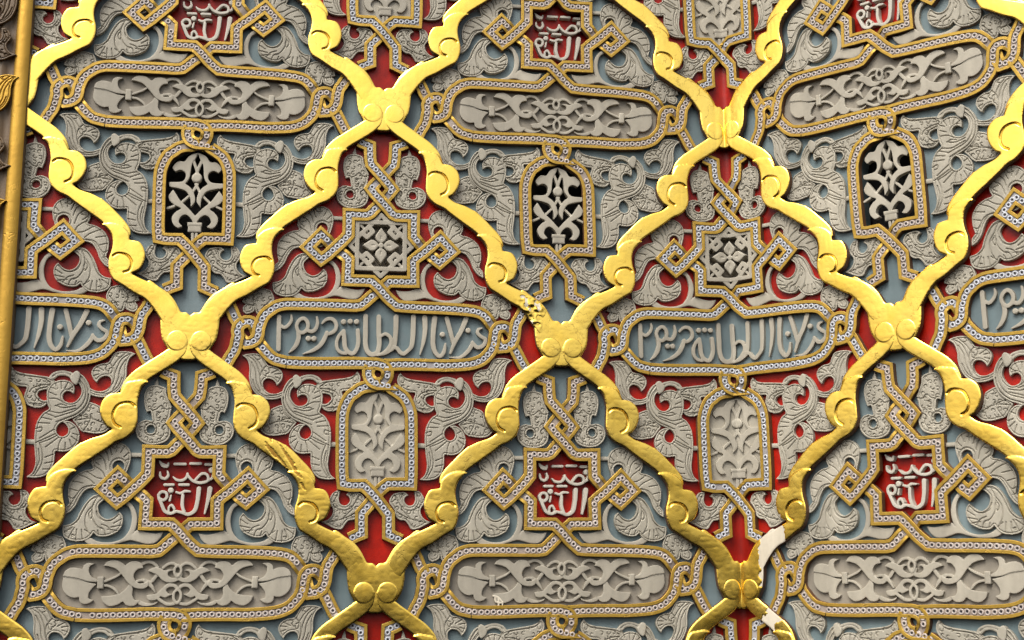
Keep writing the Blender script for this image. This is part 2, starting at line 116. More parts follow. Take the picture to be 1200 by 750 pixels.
'star_text':[[[-10.5,-143.1,3.0],[1.2,-143.1,3.0]],[[6.9,-143.7,3.0],[18.0,-143.8,3.0]],[[23.6,-142.8,3.0],[34.2,-142.8,3.0]],[[-20.5,-119.6,3.0],[-11.1,-119.7,3.0]],[[-4.2,-119.7,3.0],[5.6,-119.7,3.0]],[[-27.2,-146.3,1.33],[-23.4,-141.8,4.67],[-19.0,-140.7,4.0],[-17.2,-144.0,1.67]],[[-26.1,-133.5,2.0],[-25.2,-128.5,3.0],[-20.5,-126.3,3.0],[-17.0,-129.7,3.0],[-18.0,-134.7,1.67]],[[-11.5,-128.5,1.33],[-7.6,-125.2,3.0],[-1.5,-124.7,3.0],[2.8,-127.7,3.0],[4.1,-132.4,2.33]],[[4.0,-130.8,2.67],[10.5,-124.1,3.0],[19.2,-122.0,3.33],[27.0,-124.8,3.0],[25.9,-130.9,3.0],[20.2,-132.5,3.0],[13.1,-125.3,2.67]],[[27.0,-124.8,2.67],[31.4,-127.5,3.0],[32.1,-132.1,1.67]],[[-7.2,-111.4,2.33],[-2.5,-110.0,2.67],[1.8,-112.4,3.0],[7.8,-112.1,2.0]],[[-25.7,-103.5,3.0],[-26.6,-108.0,3.0],[-23.1,-111.8,3.0],[-18.5,-110.7,3.0],[-17.2,-106.0,3.0],[-20.6,-102.4,3.0],[-25.4,-104.0,3.0]],[[-25.4,-104.0,3.33],[-22.4,-96.9,3.67],[-18.6,-89.8,3.67],[-12.2,-87.5,3.33],[-7.0,-89.5,3.0]],[[-14.1,-101.9,2.33],[-12.9,-107.7,1.67]],[[-14.7,-89.8,2.0],[-14.7,-94.4,2.33],[-11.7,-96.9,2.67],[-8.7,-92.8,2.67]],[[-8.7,-90.3,2.67],[-0.1,-88.6,3.33],[6.7,-86.5,3.67],[13.3,-90.3,4.33],[16.2,-101.1,4.33],[17.3,-115.3,5.0]],[[0.0,-107.7,3.33],[-0.1,-96.1,3.67],[2.4,-88.6,3.33]],[[29.5,-115.3,5.67],[27.9,-102.8,4.33],[24.8,-87.5,2.0]]],
'star_dot':[[30.6,-136.3,3.33],[-13.3,-113.2,3.17]],
'ara_poly':[[[87.3,-11.7,1],[97.4,-12.6],[107.9,-15.8],[123.3,-18.0,1],[121.1,-23.8],[115.1,-27.3],[107.7,-26.7],[103.2,-25.1,1],[102.0,-29.7],[97.7,-32.5],[90.7,-31.7,1],[95.6,-28.9],[96.2,-23.1],[93.1,-17.4],[86.6,-13.7]],[[87.3,-9.4,1],[97.4,-11.6],[109.6,-16.5],[122.6,-18.8,1],[123.1,-5.7],[118.0,2.0],[111.0,5.2],[105.1,4.5,1],[103.6,10.0],[98.7,12.1],[92.7,10.6],[89.8,7.9,1],[95.0,6.0],[95.1,0.6],[91.7,-5.1]],[[81.1,-29.5,1],[76.9,-34.0],[70.0,-35.6],[63.0,-33.7],[57.8,-29.6,1],[53.5,-33.3],[47.5,-34.4],[41.4,-32.5],[38.5,-27.1,1],[44.8,-25.4],[48.5,-19.4],[46.9,-13.7],[42.9,-10.4],[36.9,-10.5],[32.7,-12.8,1],[31.8,-8.9],[35.2,-5.0],[42.0,-4.4],[49.8,-7.1],[55.5,-12.8],[61.1,-19.8],[67.2,-25.8],[74.2,-28.5]],[[81.9,3.8,1],[79.7,9.5],[72.8,14.3],[64.2,12.9],[58.2,9.2,1],[53.9,13.6],[46.1,14.0],[40.2,8.7,1],[46.2,7.5],[48.8,2.6],[48.9,-5.5],[53.2,-9.0,1],[56.6,-3.8],[62.6,0.8],[71.2,3.2]],[[5.2,-24.7,1],[11.4,-25.3],[15.5,-24.3],[20.6,-26.7],[27.8,-27.4],[34.0,-23.7,1],[28.8,-22.1],[23.1,-19.2],[18.0,-14.3],[12.8,-11.5],[6.7,-11.0],[1.1,-12.9],[-3.0,-16.6],[-3.8,-21.5],[0.1,-21.0],[3.1,-16.6],[7.7,-16.1],[11.8,-19.3],[11.4,-22.6]],[[0.0,-5.4,1],[1.1,-7.8],[6.2,-9.9],[12.3,-9.4],[17.4,-4.8],[23.5,1.1],[29.6,2.1],[33.7,3.2,1],[31.7,7.5],[26.5,8.4],[20.9,6.7],[18.4,3.7,1],[14.3,5.4],[10.2,3.9],[5.1,1.4,1],[10.2,1.0],[13.1,-2.9],[10.2,-5.8],[5.1,-5.9],[2.1,-3.5,1]],[[20.4,9.3,1],[26.5,11.8],[34.7,10.9],[40.4,8.6,1],[42.4,11.5],[36.7,14.4],[29.6,14.3],[23.4,12.3]]],
'ara_stroke':[[[80.9,-11.8,2.67],[73.1,-14.8,2.33],[66.3,-18.1,2.17],[60.8,-22.6,1.83]],[[80.8,-8.2,2.67],[73.0,-6.9,2.5],[66.9,-2.9,2.5],[64.3,0.3,2.0]],[[1.2,-28.3,3.0],[6.3,-32.0,3.0],[12.4,-31.2,3.0],[17.5,-27.1,2.6]],[[-0.0,10.6,3.2],[5.1,12.4,3.2],[11.2,12.4,3.2],[17.3,9.0,3.2],[20.4,6.9,3.0]],[[23.2,-28.0,3.0],[27.9,-32.4,3.2],[34.1,-33.6,3.2],[40.0,-31.5,3.4]],[[24.1,-18.6,3.6],[28.2,-13.0,3.6]],[[35.9,-13.2,4.0],[29.2,-7.6,3.8],[24.5,-0.3,1.0]],[[29.7,-11.0,2.6],[35.9,-13.6,2.8],[42.1,-13.4,2.8],[47.2,-11.4,2.4]]],
'ara_ring':[[[-1.1,-30.3,2.6],[-4.5,-26.9,2.6],[-4.7,-21.5,2.6],[-1.4,-17.4,2.6],[1.9,-21.5,2.6],[2.2,-26.4,2.6],[-1.1,-30.3,2.6]],[[-0.5,-4.0,2.8],[-4.1,-0.1,2.8],[-4.3,6.7,2.8],[-0.5,11.5,2.8],[3.0,6.7,2.8],[2.9,-0.1,2.8],[-0.5,-4.0,2.8]]],
'ara_collar':[[80.1,-17.5,1],[86.7,-17.5,1],[86.5,-4.4,1],[79.9,-4.4,1]],
'splash':[[[-81.3,6.3,2.33],[-76.3,7.9,2.67],[-71.3,13.1,1.67]],[[-80.0,6.6,1.33],[-78.8,12.7,2.33],[-72.1,14.4,1.33]],[[-76.3,7.9,1.33],[-75.4,14.3,2.33],[-76.2,18.3,0.83]],[[-70.5,12.8,1.5],[-71.6,18.8,0.83]]],
'gc':[-0.9,-119.4],
'arch_poly':[[[-0.2,57.5,1],[9.8,62.1],[14.8,68.9],[21.7,69.0],[28.2,76.8],[25.0,81.6,1],[18.6,79.3],[13.3,82.8],[13.0,88.8],[16.0,93.4],[31.0,95.0,1],[30.6,99.7],[21.0,101.9],[11.5,105.4],[6.4,114.3],[5.5,124.3,1],[1.1,117.6],[2.1,109.1],[6.2,101.6],[13.1,96.2,1],[8.7,88.8],[7.6,80.3],[6.4,71.8],[2.4,64.3]],[[26.4,104.0,1],[31.2,112.0],[29.7,117.3],[23.4,122.7],[16.5,126.5],[22.1,131.2],[26.2,137.5],[24.8,145.3],[19.6,150.1],[13.9,148.5,1],[18.4,142.8],[16.2,136.5],[10.9,134.0],[4.6,138.6],[1.6,144.3,1],[-2.2,143.9,1],[-1.7,138.1],[3.9,130.9],[10.7,123.8],[17.6,117.4],[22.2,110.4]]],
'arch_ball':[-1.0,88.5,5.97],
'arch_stroke':[[[4.6,67.9,3.2],[1.5,76.1,3.2],[-1.1,84.7,3.2]],[[-0.9,96.4,2.99],[1.9,101.7,2.99],[5.6,107.6,2.77]],[[8.4,111.2,2.77],[17.0,119.6,2.77]],[[24.5,123.7,2.56],[32.0,126.9,2.56]],[[2.2,156.9,3.2],[1.9,164.9,2.99]]],
'arch_base':[[-0.1,143.5,1],[8.3,144.3,1],[8.8,148.1,1],[-0.0,148.1,1]],
'arch_base2':[[-0.0,148.5,1],[8.0,148.9,1],[8.1,155.0,1],[0.1,155.0,1]]}

# ------------------------------------------------------------------ materials
def new_mat(name):
    m = bpy.data.materials.new(name); m.use_nodes = True
    nt = m.node_tree; b = nt.nodes['Principled BSDF']
    return m, nt, b
def nd(nt, t, **k):
    n = nt.nodes.new(t)
    for a, v in k.items():
        if a in n.inputs: n.inputs[a].default_value = v
        else: setattr(n, a, v)
    return n
def ramp(nt, fac, stops):
    r = nd(nt, 'ShaderNodeValToRGB'); e = r.color_ramp.elements
    while len(e) < len(stops): e.new(0.5)
    for k, (p, c) in zip(e, stops): k.position = p; k.color = (*c, 1) if len(c) == 3 else c
    nt.links.new(fac, r.inputs[0]); return r
def painted(name, c, c2, rough=0.7, grime=(0.1, 0.085, 0.06), gamount=0.35, bump=0.15, scale=60):
    """matt painted plaster: colour drift, fine speckle, patchy grime, small surface bumps"""
    m, nt, b = new_mat(name)
    co = nd(nt, 'ShaderNodeTexCoord')
    n1 = nd(nt, 'ShaderNodeTexNoise', Scale=7.0, Detail=5.0, Roughness=.6)
    n2 = nd(nt, 'ShaderNodeTexNoise', Scale=float(scale), Detail=6.0, Roughness=.65)
    n3 = nd(nt, 'ShaderNodeTexNoise', Scale=340.0, Detail=2.0)
    for n in (n1, n2, n3): nt.links.new(co.outputs['Object'], n.inputs['Vector'])
    r1 = ramp(nt, n1.outputs[0], [(.35, c), (.68, c2)])
    r2 = ramp(nt, n2.outputs[0], [(.5, (0, 0, 0)), (.78, (1, 1, 1))])
    mx = nd(nt, 'ShaderNodeMix', data_type='RGBA'); mx.inputs[7].default_value = (*grime, 1)
    ml = nd(nt, 'ShaderNodeMath', operation='MULTIPLY'); ml.inputs[1].default_value = gamount
    nt.links.new(r2.outputs[0], ml.inputs[0]); nt.links.new(ml.outputs[0], mx.inputs[0]); nt.links.new(r1.outputs[0], mx.inputs[6])
    oi = nd(nt, 'ShaderNodeObjectInfo')
    mp = nd(nt, 'ShaderNodeMapping'); mp.inputs['Scale'].default_value = (26, 26, 2.2)
    n5 = nd(nt, 'ShaderNodeTexNoise', Scale=1.0, Detail=4.0, Roughness=.6)
    geo = nd(nt, 'ShaderNodeNewGeometry'); nt.links.new(geo.outputs['Position'], mp.inputs['Vector']); nt.links.new(mp.outputs[0], n5.inputs['Vector'])
    v1 = nd(nt, 'ShaderNodeMapRange'); v1.inputs[3].default_value = .92; v1.inputs[4].default_value = 1.06; nt.links.new(oi.outputs['Random'], v1.inputs[0])
    v2 = nd(nt, 'ShaderNodeMapRange'); v2.inputs[1].default_value = .3; v2.inputs[2].default_value = .7; v2.inputs[3].default_value = .84; v2.inputs[4].default_value = 1.08; nt.links.new(n5.outputs[0], v2.inputs[0])
    vm = nd(nt, 'ShaderNodeMath', operation='MULTIPLY'); nt.links.new(v1.outputs[0], vm.inputs[0]); nt.links.new(v2.outputs[0], vm.inputs[1])
    hv = nd(nt, 'ShaderNodeHueSaturation'); nt.links.new(vm.outputs[0], hv.inputs['Value']); nt.links.new(mx.outputs[2], hv.inputs['Color'])
    nt.links.new(hv.outputs[0], b.inputs['Base Color'])
    b.inputs['Roughness'].default_value = rough
    ad = nd(nt, 'ShaderNodeMath', operation='ADD'); nt.links.new(n2.outputs[0], ad.inputs[0]); nt.links.new(n3.outputs[0], ad.inputs[1])
    bp = nd(nt, 'ShaderNodeBump', Strength=bump, Distance=.003)
    nt.links.new(ad.outputs[0], bp.inputs['Height']); nt.links.new(bp.outputs[0], b.inputs['Normal'])
    return m
def gilded(name, c, c2, rough=(.26, .42), bump=.25, wear=0.45, wear_col=(.25, .12, .02), metallic=1.0):
    m, nt, b = new_mat(name)
    co = nd(nt, 'ShaderNodeTexCoord')
    n1 = nd(nt, 'ShaderNodeTexNoise', Scale=9.0, Detail=4.0, Roughness=.55, Distortion=.4)
    n2 = nd(nt, 'ShaderNodeTexNoise', Scale=70.0, Detail=6.0, Roughness=.7)
    n4 = nd(nt, 'ShaderNodeTexNoise', Scale=24.0, Detail=3.0, Roughness=.6, Distortion=1.2)
    vo = nd(nt, 'ShaderNodeTexVoronoi', feature='DISTANCE_TO_EDGE', Scale=16.0)
    wv = nd(nt, 'ShaderNodeMix', data_type='RGBA'); wv.inputs[0].default_value = .06
    for n in (n1, n2, n4): nt.links.new(co.outputs['Object'], n.inputs['Vector'])
    nt.links.new(co.outputs['Object'], wv.inputs[6]); nt.links.new(n4.outputs[1], wv.inputs[7]); nt.links.new(wv.outputs[2], vo.inputs['Vector'])
    r1 = ramp(nt, n1.outputs[0], [(.3, c), (.7, c2)])
    crk = ramp(nt, vo.outputs[0], [(0, (1, 1, 1)), (.022, (0, 0, 0))])          # hairline seams between the leaves of gold
    sel = ramp(nt, n1.outputs[0], [(.5, (0, 0, 0)), (.6, (1, 1, 1))])
    spk = ramp(nt, n2.outputs[0], [(.66, (0, 0, 0)), (.8, (1, 1, 1))])
    cm = nd(nt, 'ShaderNodeMath', operation='MULTIPLY'); nt.links.new(crk.outputs[0], cm.inputs[0]); nt.links.new(sel.outputs[0], cm.inputs[1])
    mxx = nd(nt, 'ShaderNodeMath', operation='MAXIMUM'); nt.links.new(cm.outputs[0], mxx.inputs[0]); nt.links.new(spk.outputs[0], mxx.inputs[1])
    wm = nd(nt, 'ShaderNodeMath', operation='MULTIPLY'); wm.inputs[1].default_value = wear; nt.links.new(mxx.outputs[0], wm.inputs[0])
    mx = nd(nt, 'ShaderNodeMix', data_type='RGBA'); mx.inputs[7].default_value = (*wear_col, 1)
    nt.links.new(wm.outputs[0], mx.inputs[0]); nt.links.new(r1.outputs[0], mx.inputs[6]); nt.links.new(mx.outputs[2], b.inputs['Base Color'])
    b.inputs['Metallic'].default_value = metallic
    mr = nd(nt, 'ShaderNodeMapRange'); mr.inputs[3].default_value = rough[0]; mr.inputs[4].default_value = rough[1]
    nt.links.new(n4.outputs[0], mr.inputs[0]); nt.links.new(mr.outputs[0], b.inputs['Roughness'])
    ad = nd(nt, 'ShaderNodeMath', operation='MULTIPLY_ADD'); ad.inputs[1].default_value = .10
    nt.links.new(n2.outputs[0], ad.inputs[0]); nt.links.new(n4.outputs[0], ad.inputs[2])
    sb = nd(nt, 'ShaderNodeMath', operation='SUBTRACT'); nt.links.new(ad.outputs[0], sb.inputs[0]); nt.links.new(cm.outputs[0], sb.inputs[1])
    bp = nd(nt, 'ShaderNodeBump', Strength=bump, Distance=.004)
    nt.links.new(sb.outputs[0], bp.inputs['Height']); nt.links.new(bp.outputs[0], b.inputs['Normal'])
    return m
M = {}
M['stone'] = painted('grey_plaster', (0.2929, 0.2688, 0.2120), (0.3696, 0.3391, 0.2703), .75, gamount=.35)
M['stone_flat'] = painted('smooth_grey_plaster', (0.2978, 0.2688, 0.2120), (0.3657, 0.3325, 0.2630), .7, gamount=.2, bump=.08)
M['tan'] = painted('taupe_plaster', (0.211, 0.185, 0.144), (0.260, 0.230, 0.181), .75, gamount=.3, bump=.1)
M['letter'] = painted('pale_plaster', (0.392, 0.361, 0.299), (0.452, 0.422, 0.356), .7, gamount=.15, bump=.08)
M['blue'] = painted('grey_blue_paint', (0.092, 0.132, 0.139), (0.138, 0.183, 0.191), .6, grime=(.13, .15, .15), gamount=.5, bump=.12, scale=35)
M['red'] = painted('deep_red_paint', (0.1989, 0.0060, 0.0022), (0.4212, 0.0120, 0.0033), .34, grime=(.10, .004, .003), gamount=.5, bump=.15, scale=25)
[n for n in M['red'].node_tree.nodes if n.type == 'BSDF_PRINCIPLED'][0].inputs['Specular IOR Level'].default_value = .22
M['black'] = painted('dark_void', (.010, .008, .007), (.02, .017, .014), .9, gamount=.1)
M['channel_blue'] = painted('pale_lilac_blue_paint', (.25, .235, .235), (.31, .295, .295), .6, gamount=.3)
M['channel_tan'] = painted('pale_pink_grey_paint', (.26, .21, .175), (.32, .265, .22), .6, gamount=.3)
M['bead_warm'] = painted('pinkish_white_bead_paint', (0.4002, 0.3402, 0.3018), (0.4646, 0.4041, 0.3564), .5, gamount=.25)
M['bead_cool'] = painted('bluish_white_bead_paint', (0.3919, 0.4011, 0.4287), (0.4563, 0.4655, 0.4858), .5, gamount=.25)
M['dot'] = painted('black_bead_hole', (.015, .012, .015), (.025, .02, .02), .6, gamount=.1)
M['gold'] = gilded('bright_gold_leaf', (.98, .635, .095), (1.0, .70, .145), rough=(.20, .30), bump=.07)
M['strap'] = gilded('ochre_gold_paint', (0.340, 0.206, 0.029), (0.425, 0.271, 0.043), (.42, .6), .3, .5, (.2, .1, .02), .6)
M['worn'] = gilded('rubbed_brown_gold', (.34, .17, .025), (.46, .25, .04), (.4, .55), .2, .3, (.15, .07, .01), .8)
M['old_gold'] = gilded('dull_old_gold', (0.357, 0.202, 0.030), (0.442, 0.267, 0.043), (.4, .55), .3, .4, (.2, .09, .02), .8)
M['white'] = painted('bare_white_gesso', (0.522, 0.466, 0.361), (0.592, 0.537, 0.431), .7, gamount=.1)
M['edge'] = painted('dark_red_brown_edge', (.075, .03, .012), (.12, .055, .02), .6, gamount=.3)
M['brown'] = painted('brown_moulding', (.085, .05, .02), (.13, .08, .035), .5, gamount=.4)

# ------------------------------------------------------------------ drawing helpers
def catmull(P, closed, step):
    """smooth line through points; a third value 1 marks a sharp corner"""
    n = len(P); pts = [np.array(p[:2], float) for p in P]; crn = [len(p) > 2 and p[2] == 1 for p in P]
    out = []
    for i in range(n if closed else n - 1):
        j = (i + 1) % n
        p1, p2 = pts[i], pts[j]
        p0 = pts[i - 1] if (closed or i > 0) and not crn[i] else p1 - (p2 - p1) * .5
        p3 = pts[(j + 1) % n] if (closed or j < n - 1) and not crn[j] else p2 + (p2 - p1) * .5
        d = np.linalg.norm(p2 - p1)
        if crn[i] and crn[j]: k = 1 if not step else max(1, int(d / step))
        else: k = max(1, int(round(d / step)))
        e = .5
        t0 = 0.; t1 = t0 + max(np.linalg.norm(p1 - p0), 1e-3) ** e; t2 = t1 + max(d, 1e-3) ** e; t3 = t2 + max(np.linalg.norm(p3 - p2), 1e-3) ** e
        for s in range(k):
            t = t1 + (t2 - t1) * s / k
            a1 = (t1 - t) / (t1 - t0) * p0 + (t - t0) / (t1 - t0) * p1
            a2 = (t2 - t) / (t2 - t1) * p1 + (t - t1) / (t2 - t1) * p2
            a3 = (t3 - t) / (t3 - t2) * p2 + (t - t2) / (t3 - t2) * p3
            b1 = (t2 - t) / (t2 - t0) * a1 + (t - t0) / (t2 - t0) * a2
            b2 = (t3 - t) / (t3 - t1) * a2 + (t - t1) / (t3 - t1) * a3
            out.append((t2 - t) / (t2 - t1) * b1 + (t - t1) / (t2 - t1) * b2)
    if not closed: out.append(pts[-1])
    return np.array(out)
def outline(P, step=2.0): return catmull(P, True, step)
def mir(P): return [[-p[0]] + list(p[1:]) for p in P]
def seg_dist(p, a, b, wa=None, wb=None):
    """distance from points p to segments a-b (minus the radius along them)"""
    ab = b - a; L = np.maximum((ab ** 2).sum(1), 1e-9)
    best = np.full(len(p), 1e9)
    for k in range(len(a)):
        t = np.clip(((p - a[k]) @ ab[k]) / L[k], 0, 1)
        d = np.hypot(p[:, 0] - a[k, 0] - t * ab[k, 0], p[:, 1] - a[k, 1] - t * ab[k, 1])
        if wa is not None: d = d - (wa[k] + t * (wb[k] - wa[k]))
        best = np.minimum(best, d)
    return best
def inside(p, poly):
    r = np.zeros(len(p), bool); n = len(poly)
    for i in range(n):
        a, b = poly[i], poly[(i + 1) % n]
        c = (a[1] > p[:, 1]) != (b[1] > p[:, 1])
        with np.errstate(divide='ignore', invalid='ignore'):
            x = (b[0] - a[0]) * (p[:, 1] - a[1]) / (b[1] - a[1]) + a[0]
        r ^= c & (p[:, 0] < x)
    return r
class Prim:
    """one flat-topped shape: outline polygon(s) or a stroke of varying width"""
    def __init__(s, kind, pts, z=0., bevel=1.2, drop=None, dome=0., w=None, holes=(), slope=None, trim=0.):
        s.kind, s.z, s.bevel, s.dome, s.slope = kind, z, bevel, dome, slope
        s.drop = bevel if drop is None else drop
        s.pts = np.asarray(pts, float); s.w = w; s.holes = [np.asarray(h, float) for h in holes]
        lo, hi = s.pts.min(0), s.pts.max(0); m = 3 + (0 if w is None else max(w))
        s.lo, s.hi = lo - m, hi + m; s.trim = trim
    def sdf(s, p):
        d = np.full(len(p), 50.)
        m = ((p >= s.lo) & (p <= s.hi)).all(1); q = p[m]
        if len(q) == 0: return d
        if s.kind == 'stroke':
            w = np.asarray(s.w, float)
            r = seg_dist(q, s.pts[:-1], s.pts[1:], w[:-1], w[1:]) if len(s.pts) > 1 else np.hypot(*(q - s.pts[0]).T) - w[0]
        else:
            r = seg_dist(q, s.pts, np.roll(s.pts, -1, 0)); ins = inside(q, s.pts)
            r = np.where(ins, -r, r)
            for h in s.holes:
                e = seg_dist(q, h, np.roll(h, -1, 0)); e = np.where(inside(q, h), e, -e)
                r = np.maximum(r, e)
        d[m] = r + s.trim
        return d
    def height(s, p, d):
        t = np.clip(-d, 0, None); e = np.clip(t / s.bevel, 0, 1)
        h = s.z - s.drop * (1 - np.sqrt(np.clip(1 - (1 - e) ** 2, 0, 1)))
        if s.dome: h = h + s.dome * (1 - np.exp(-t / 4.5))
        if s.slope is not None: h = h + (p - s.slope[0]) @ s.slope[1]
        return h
def stroke(P, z, r=None, step=2., **k):
    """P: [x, y, width]"""
    q = np.array([p[:2] for p in P], float); w = np.array([p[2] / 2 if r is None else r for p in P], float)
    c = catmull([list(a) for a in q], False, step)
    # widths along the smooth line
    s0 = np.r_[0, np.cumsum(np.hypot(*np.diff(q, axis=0).T))]; s1 = np.r_[0, np.cumsum(np.hypot(*np.diff(c, axis=0).T))]
    return Prim('stroke', c, z, w=np.interp(s1 / max(s1[-1], 1e-6), s0 / max(s0[-1], 1e-6), w), **k)
class Veins:
    def __init__(s, lines, depth, width):
        L = [np.asarray(l, float) for l in lines if len(l) > 1]
        s.a = np.concatenate([l[:-1] for l in L]) if L else None
        s.b = np.concatenate([l[1:] for l in L]) if L else None
        s.depth, s.w = depth, width
    def __call__(s, p):
        if s.a is None: return np.zeros(len(p))
        return -s.depth * np.exp(-(seg_dist(p, s.a, s.b) / s.w) ** 2)
def template(prims, sp, base, veins=(), extra=None, matfn=None, side=0):
    """grid the union of the prims, pull the rim onto the outline, raise to height, add side walls down to base"""
    lo = np.min([p.lo for p in prims], 0); hi = np.max([p.hi for p in prims], 0)
    nx, ny = int((hi[0] - lo[0]) / sp) + 2, int((hi[1] - lo[1]) / sp) + 2
    gx, gy = np.meshgrid(np.arange(nx) * sp + lo[0], np.arange(ny) * sp + lo[1], indexing='ij')
    g = np.stack([gx.ravel(), gy.ravel()], 1)
    tot = lambda p: np.min([q.sdf(p) for q in prims], 0)
    ctr = (g.reshape(nx, ny, 2)[:-1, :-1] + sp / 2).reshape(-1, 2)
    keep = (tot(ctr) < 0).reshape(nx - 1, ny - 1)
    ii, jj = np.nonzero(keep)
    idx = lambda i, j: i * ny + j
    quads = np.stack([idx(ii, jj), idx(ii + 1, jj), idx(ii + 1, jj + 1), idx(ii, jj + 1)], 1)
    used, inv_ = np.unique(quads, return_inverse=True); quads = inv_.reshape(quads.shape)
    p = g[used].copy()
    e = np.concatenate([quads[:, [0, 1]], quads[:, [1, 2]], quads[:, [2, 3]], quads[:, [3, 0]]])
    key = e[:, 0].astype(np.int64) * len(p) + e[:, 1]; rk = e[:, 1].astype(np.int64) * len(p) + e[:, 0]
    be = e[~np.isin(key, rk)]
    bv = np.unique(be)
    for it in range(4):
        q = p[bv]; d = tot(q); ep = .05
        gr = np.stack([tot(q + [ep, 0]) - tot(q - [ep, 0]), tot(q + [0, ep]) - tot(q - [0, ep])], 1) / (2 * ep)
        n2 = np.maximum((gr ** 2).sum(1), .25)
        stp = -(d / n2)[:, None] * gr
        ln = np.hypot(*stp.T); stp *= np.minimum(1, sp * .8 / np.maximum(ln, 1e-9))[:, None]
        p[bv] = q + stp
    z = np.full(len(p), -1e9); isb = np.zeros(len(p), bool); isb[bv] = True
    for q in prims:
        d = q.sdf(p); m = d < (0.02 if True else 0)
        m = m | (isb & (d < .3))
        z[m] = np.maximum(z[m], q.height(p[m], np.minimum(d[m], 0)))
    bad = z < -1e8
    if bad.any(): z[bad] = prims[0].z - prims[0].drop
    for v in veins: z = z + v(p)
    if extra is not None: z = extra(p, z)
    # walls
    nb = len(be); v2 = np.concatenate([p, p[be[:, 0]], p[be[:, 1]], p[be[:, 1]], p[be[:, 0]]])
    # the wall vertices are shared along the rim so the side shades smoothly
    bmap = np.full(len(p), -1); bmap[bv] = np.arange(len(bv))
    n = len(p); k = len(bv)
    verts = np.concatenate([p, p[bv], p[bv]]); zz = np.concatenate([z, z[bv], np.full(k, float(base))])
    wq = np.stack([n + bmap[be[:, 1]], n + bmap[be[:, 0]], n + k + bmap[be[:, 0]], n + k + bmap[be[:, 1]]], 1)
    faces = np.concatenate([quads, wq])
    mi = np.zeros(len(faces), int); mi[len(quads):] = side
    if matfn is not None: mi[:len(quads)] = matfn(p[quads].mean(1))
    return dict(p=verts, z=zz, f=faces, m=mi)
def flip(t):
    return dict(p=t['p'] * [-1, 1], z=t['z'], f=t['f'][:, ::-1], m=t['m'])

def mesh_obj(name, X, faces, mats, parent=None, mi=None, smooth=True):
    me = bpy.data.meshes.new(name)
    me.vertices.add(len(X)); me.vertices.foreach_set('co', np.asarray(X, np.float32).ravel())
    faces = np.asarray(faces); nf, k = faces.shape
    me.loops.add(nf * k); me.loops.foreach_set('vertex_index', faces.astype(np.int32).ravel())
    me.polygons.add(nf); me.polygons.foreach_set('loop_start', np.arange(0, nf * k, k, dtype=np.int32))
    me.polygons.foreach_set('loop_total', np.full(nf, k, np.int32))
    for m in (mats if isinstance(mats, (list, tuple)) else [mats]): me.materials.append(m)
    if mi is not None: me.polygons.foreach_set('material_index', np.asarray(mi, np.int32))
    me.polygons.foreach_set('use_smooth', np.full(nf, smooth, bool))
    me.update(calc_edges=True)
    o = bpy.data.objects.new(name, me); col.objects.link(o)
    if parent is not None:
        o.parent = parent
    return o
MARGIN = .012
def visible(X, m=MARGIN, need=1):
    x, y = to_view(X)
    return ((x > -m) & (x < 1 + m) & (y > -m) & (y < 1 + m)).sum() >= need
JIT = [0., 0., 0., 0., 0.]                   # hand-set pieces: small shift, turn and their pivot
def put(name, t, cu, cv, mats, parent=None, off=None, force=False):
    """set a template into cell (cu, cv) of the wall; None when the photograph shows nothing of it"""
    p = t['p']
    if JIT[0] or JIT[1]:
        c_, s_ = math.cos(JIT[2]), math.sin(JIT[2]); q = p - [JIT[3], JIT[4]]
        p = np.stack([q[:, 0] * c_ - q[:, 1] * s_ + JIT[3] + JIT[0], q[:, 0] * s_ + q[:, 1] * c_ + JIT[4] + JIT[1]], 1)
    X = wall(p[:, 0] + cu * KU, p[:, 1] + cv * KV, t['z'])
    if not force and not visible(X): return None
    if off is not None: X = X - off
    return mesh_obj(name, X, t['f'], mats, parent, t['m'] if t['m'].any() else None)
def empty(name, cu, cv, x=0, y=0):
    o = bpy.data.objects.new(name, None); col.objects.link(o); o.empty_display_size = .02
    p = wall(np.array([cu * KU + x]), np.array([cv * KV + y]), np.array([-13.]))[0]
    o.location = p
    return o, p
def tag(o, label, cat, group=None, kind=None):
    o['label'] = label; o['category'] = cat; o['kind'] = kind or 'thing'
    if group: o['group'] = group
def drop_if_empty(o):
    if not o.children:
        bpy.data.objects.remove(o); return True
    return False

# ------------------------------------------------------------------ cells of the lattice
EVEN = [(1, 0), (3, 0), (5, 0), (1, 2), (3, 2), (5, 2)]
ODD = [(2, -1), (4, -1), (0, 1), (2, 1), (4, 1), (6, 1), (0, -1), (6, -1), (0, 3), (2, 3), (4, 3), (6, 3)]
CELL = {(1, 0): 'top left blue', (3, 0): 'top middle blue', (5, 0): 'top right blue', (1, 2): 'bottom left blue', (3, 2): 'bottom middle blue', (5, 2): 'bottom right blue',
        (0, 1): 'far left red', (2, 1): 'left centre red', (4, 1): 'right centre red', (6, 1): 'far right red',
        (2, -1): 'top edge left red', (4, -1): 'top edge right red', (0, -1): 'top left corner red', (6, -1): 'top right corner red',
        (0, 3): 'bottom left corner red', (2, 3): 'bottom edge left red', (4, 3): 'bottom edge right red', (6, 3): 'bottom right corner red'}
BACK = -13.0

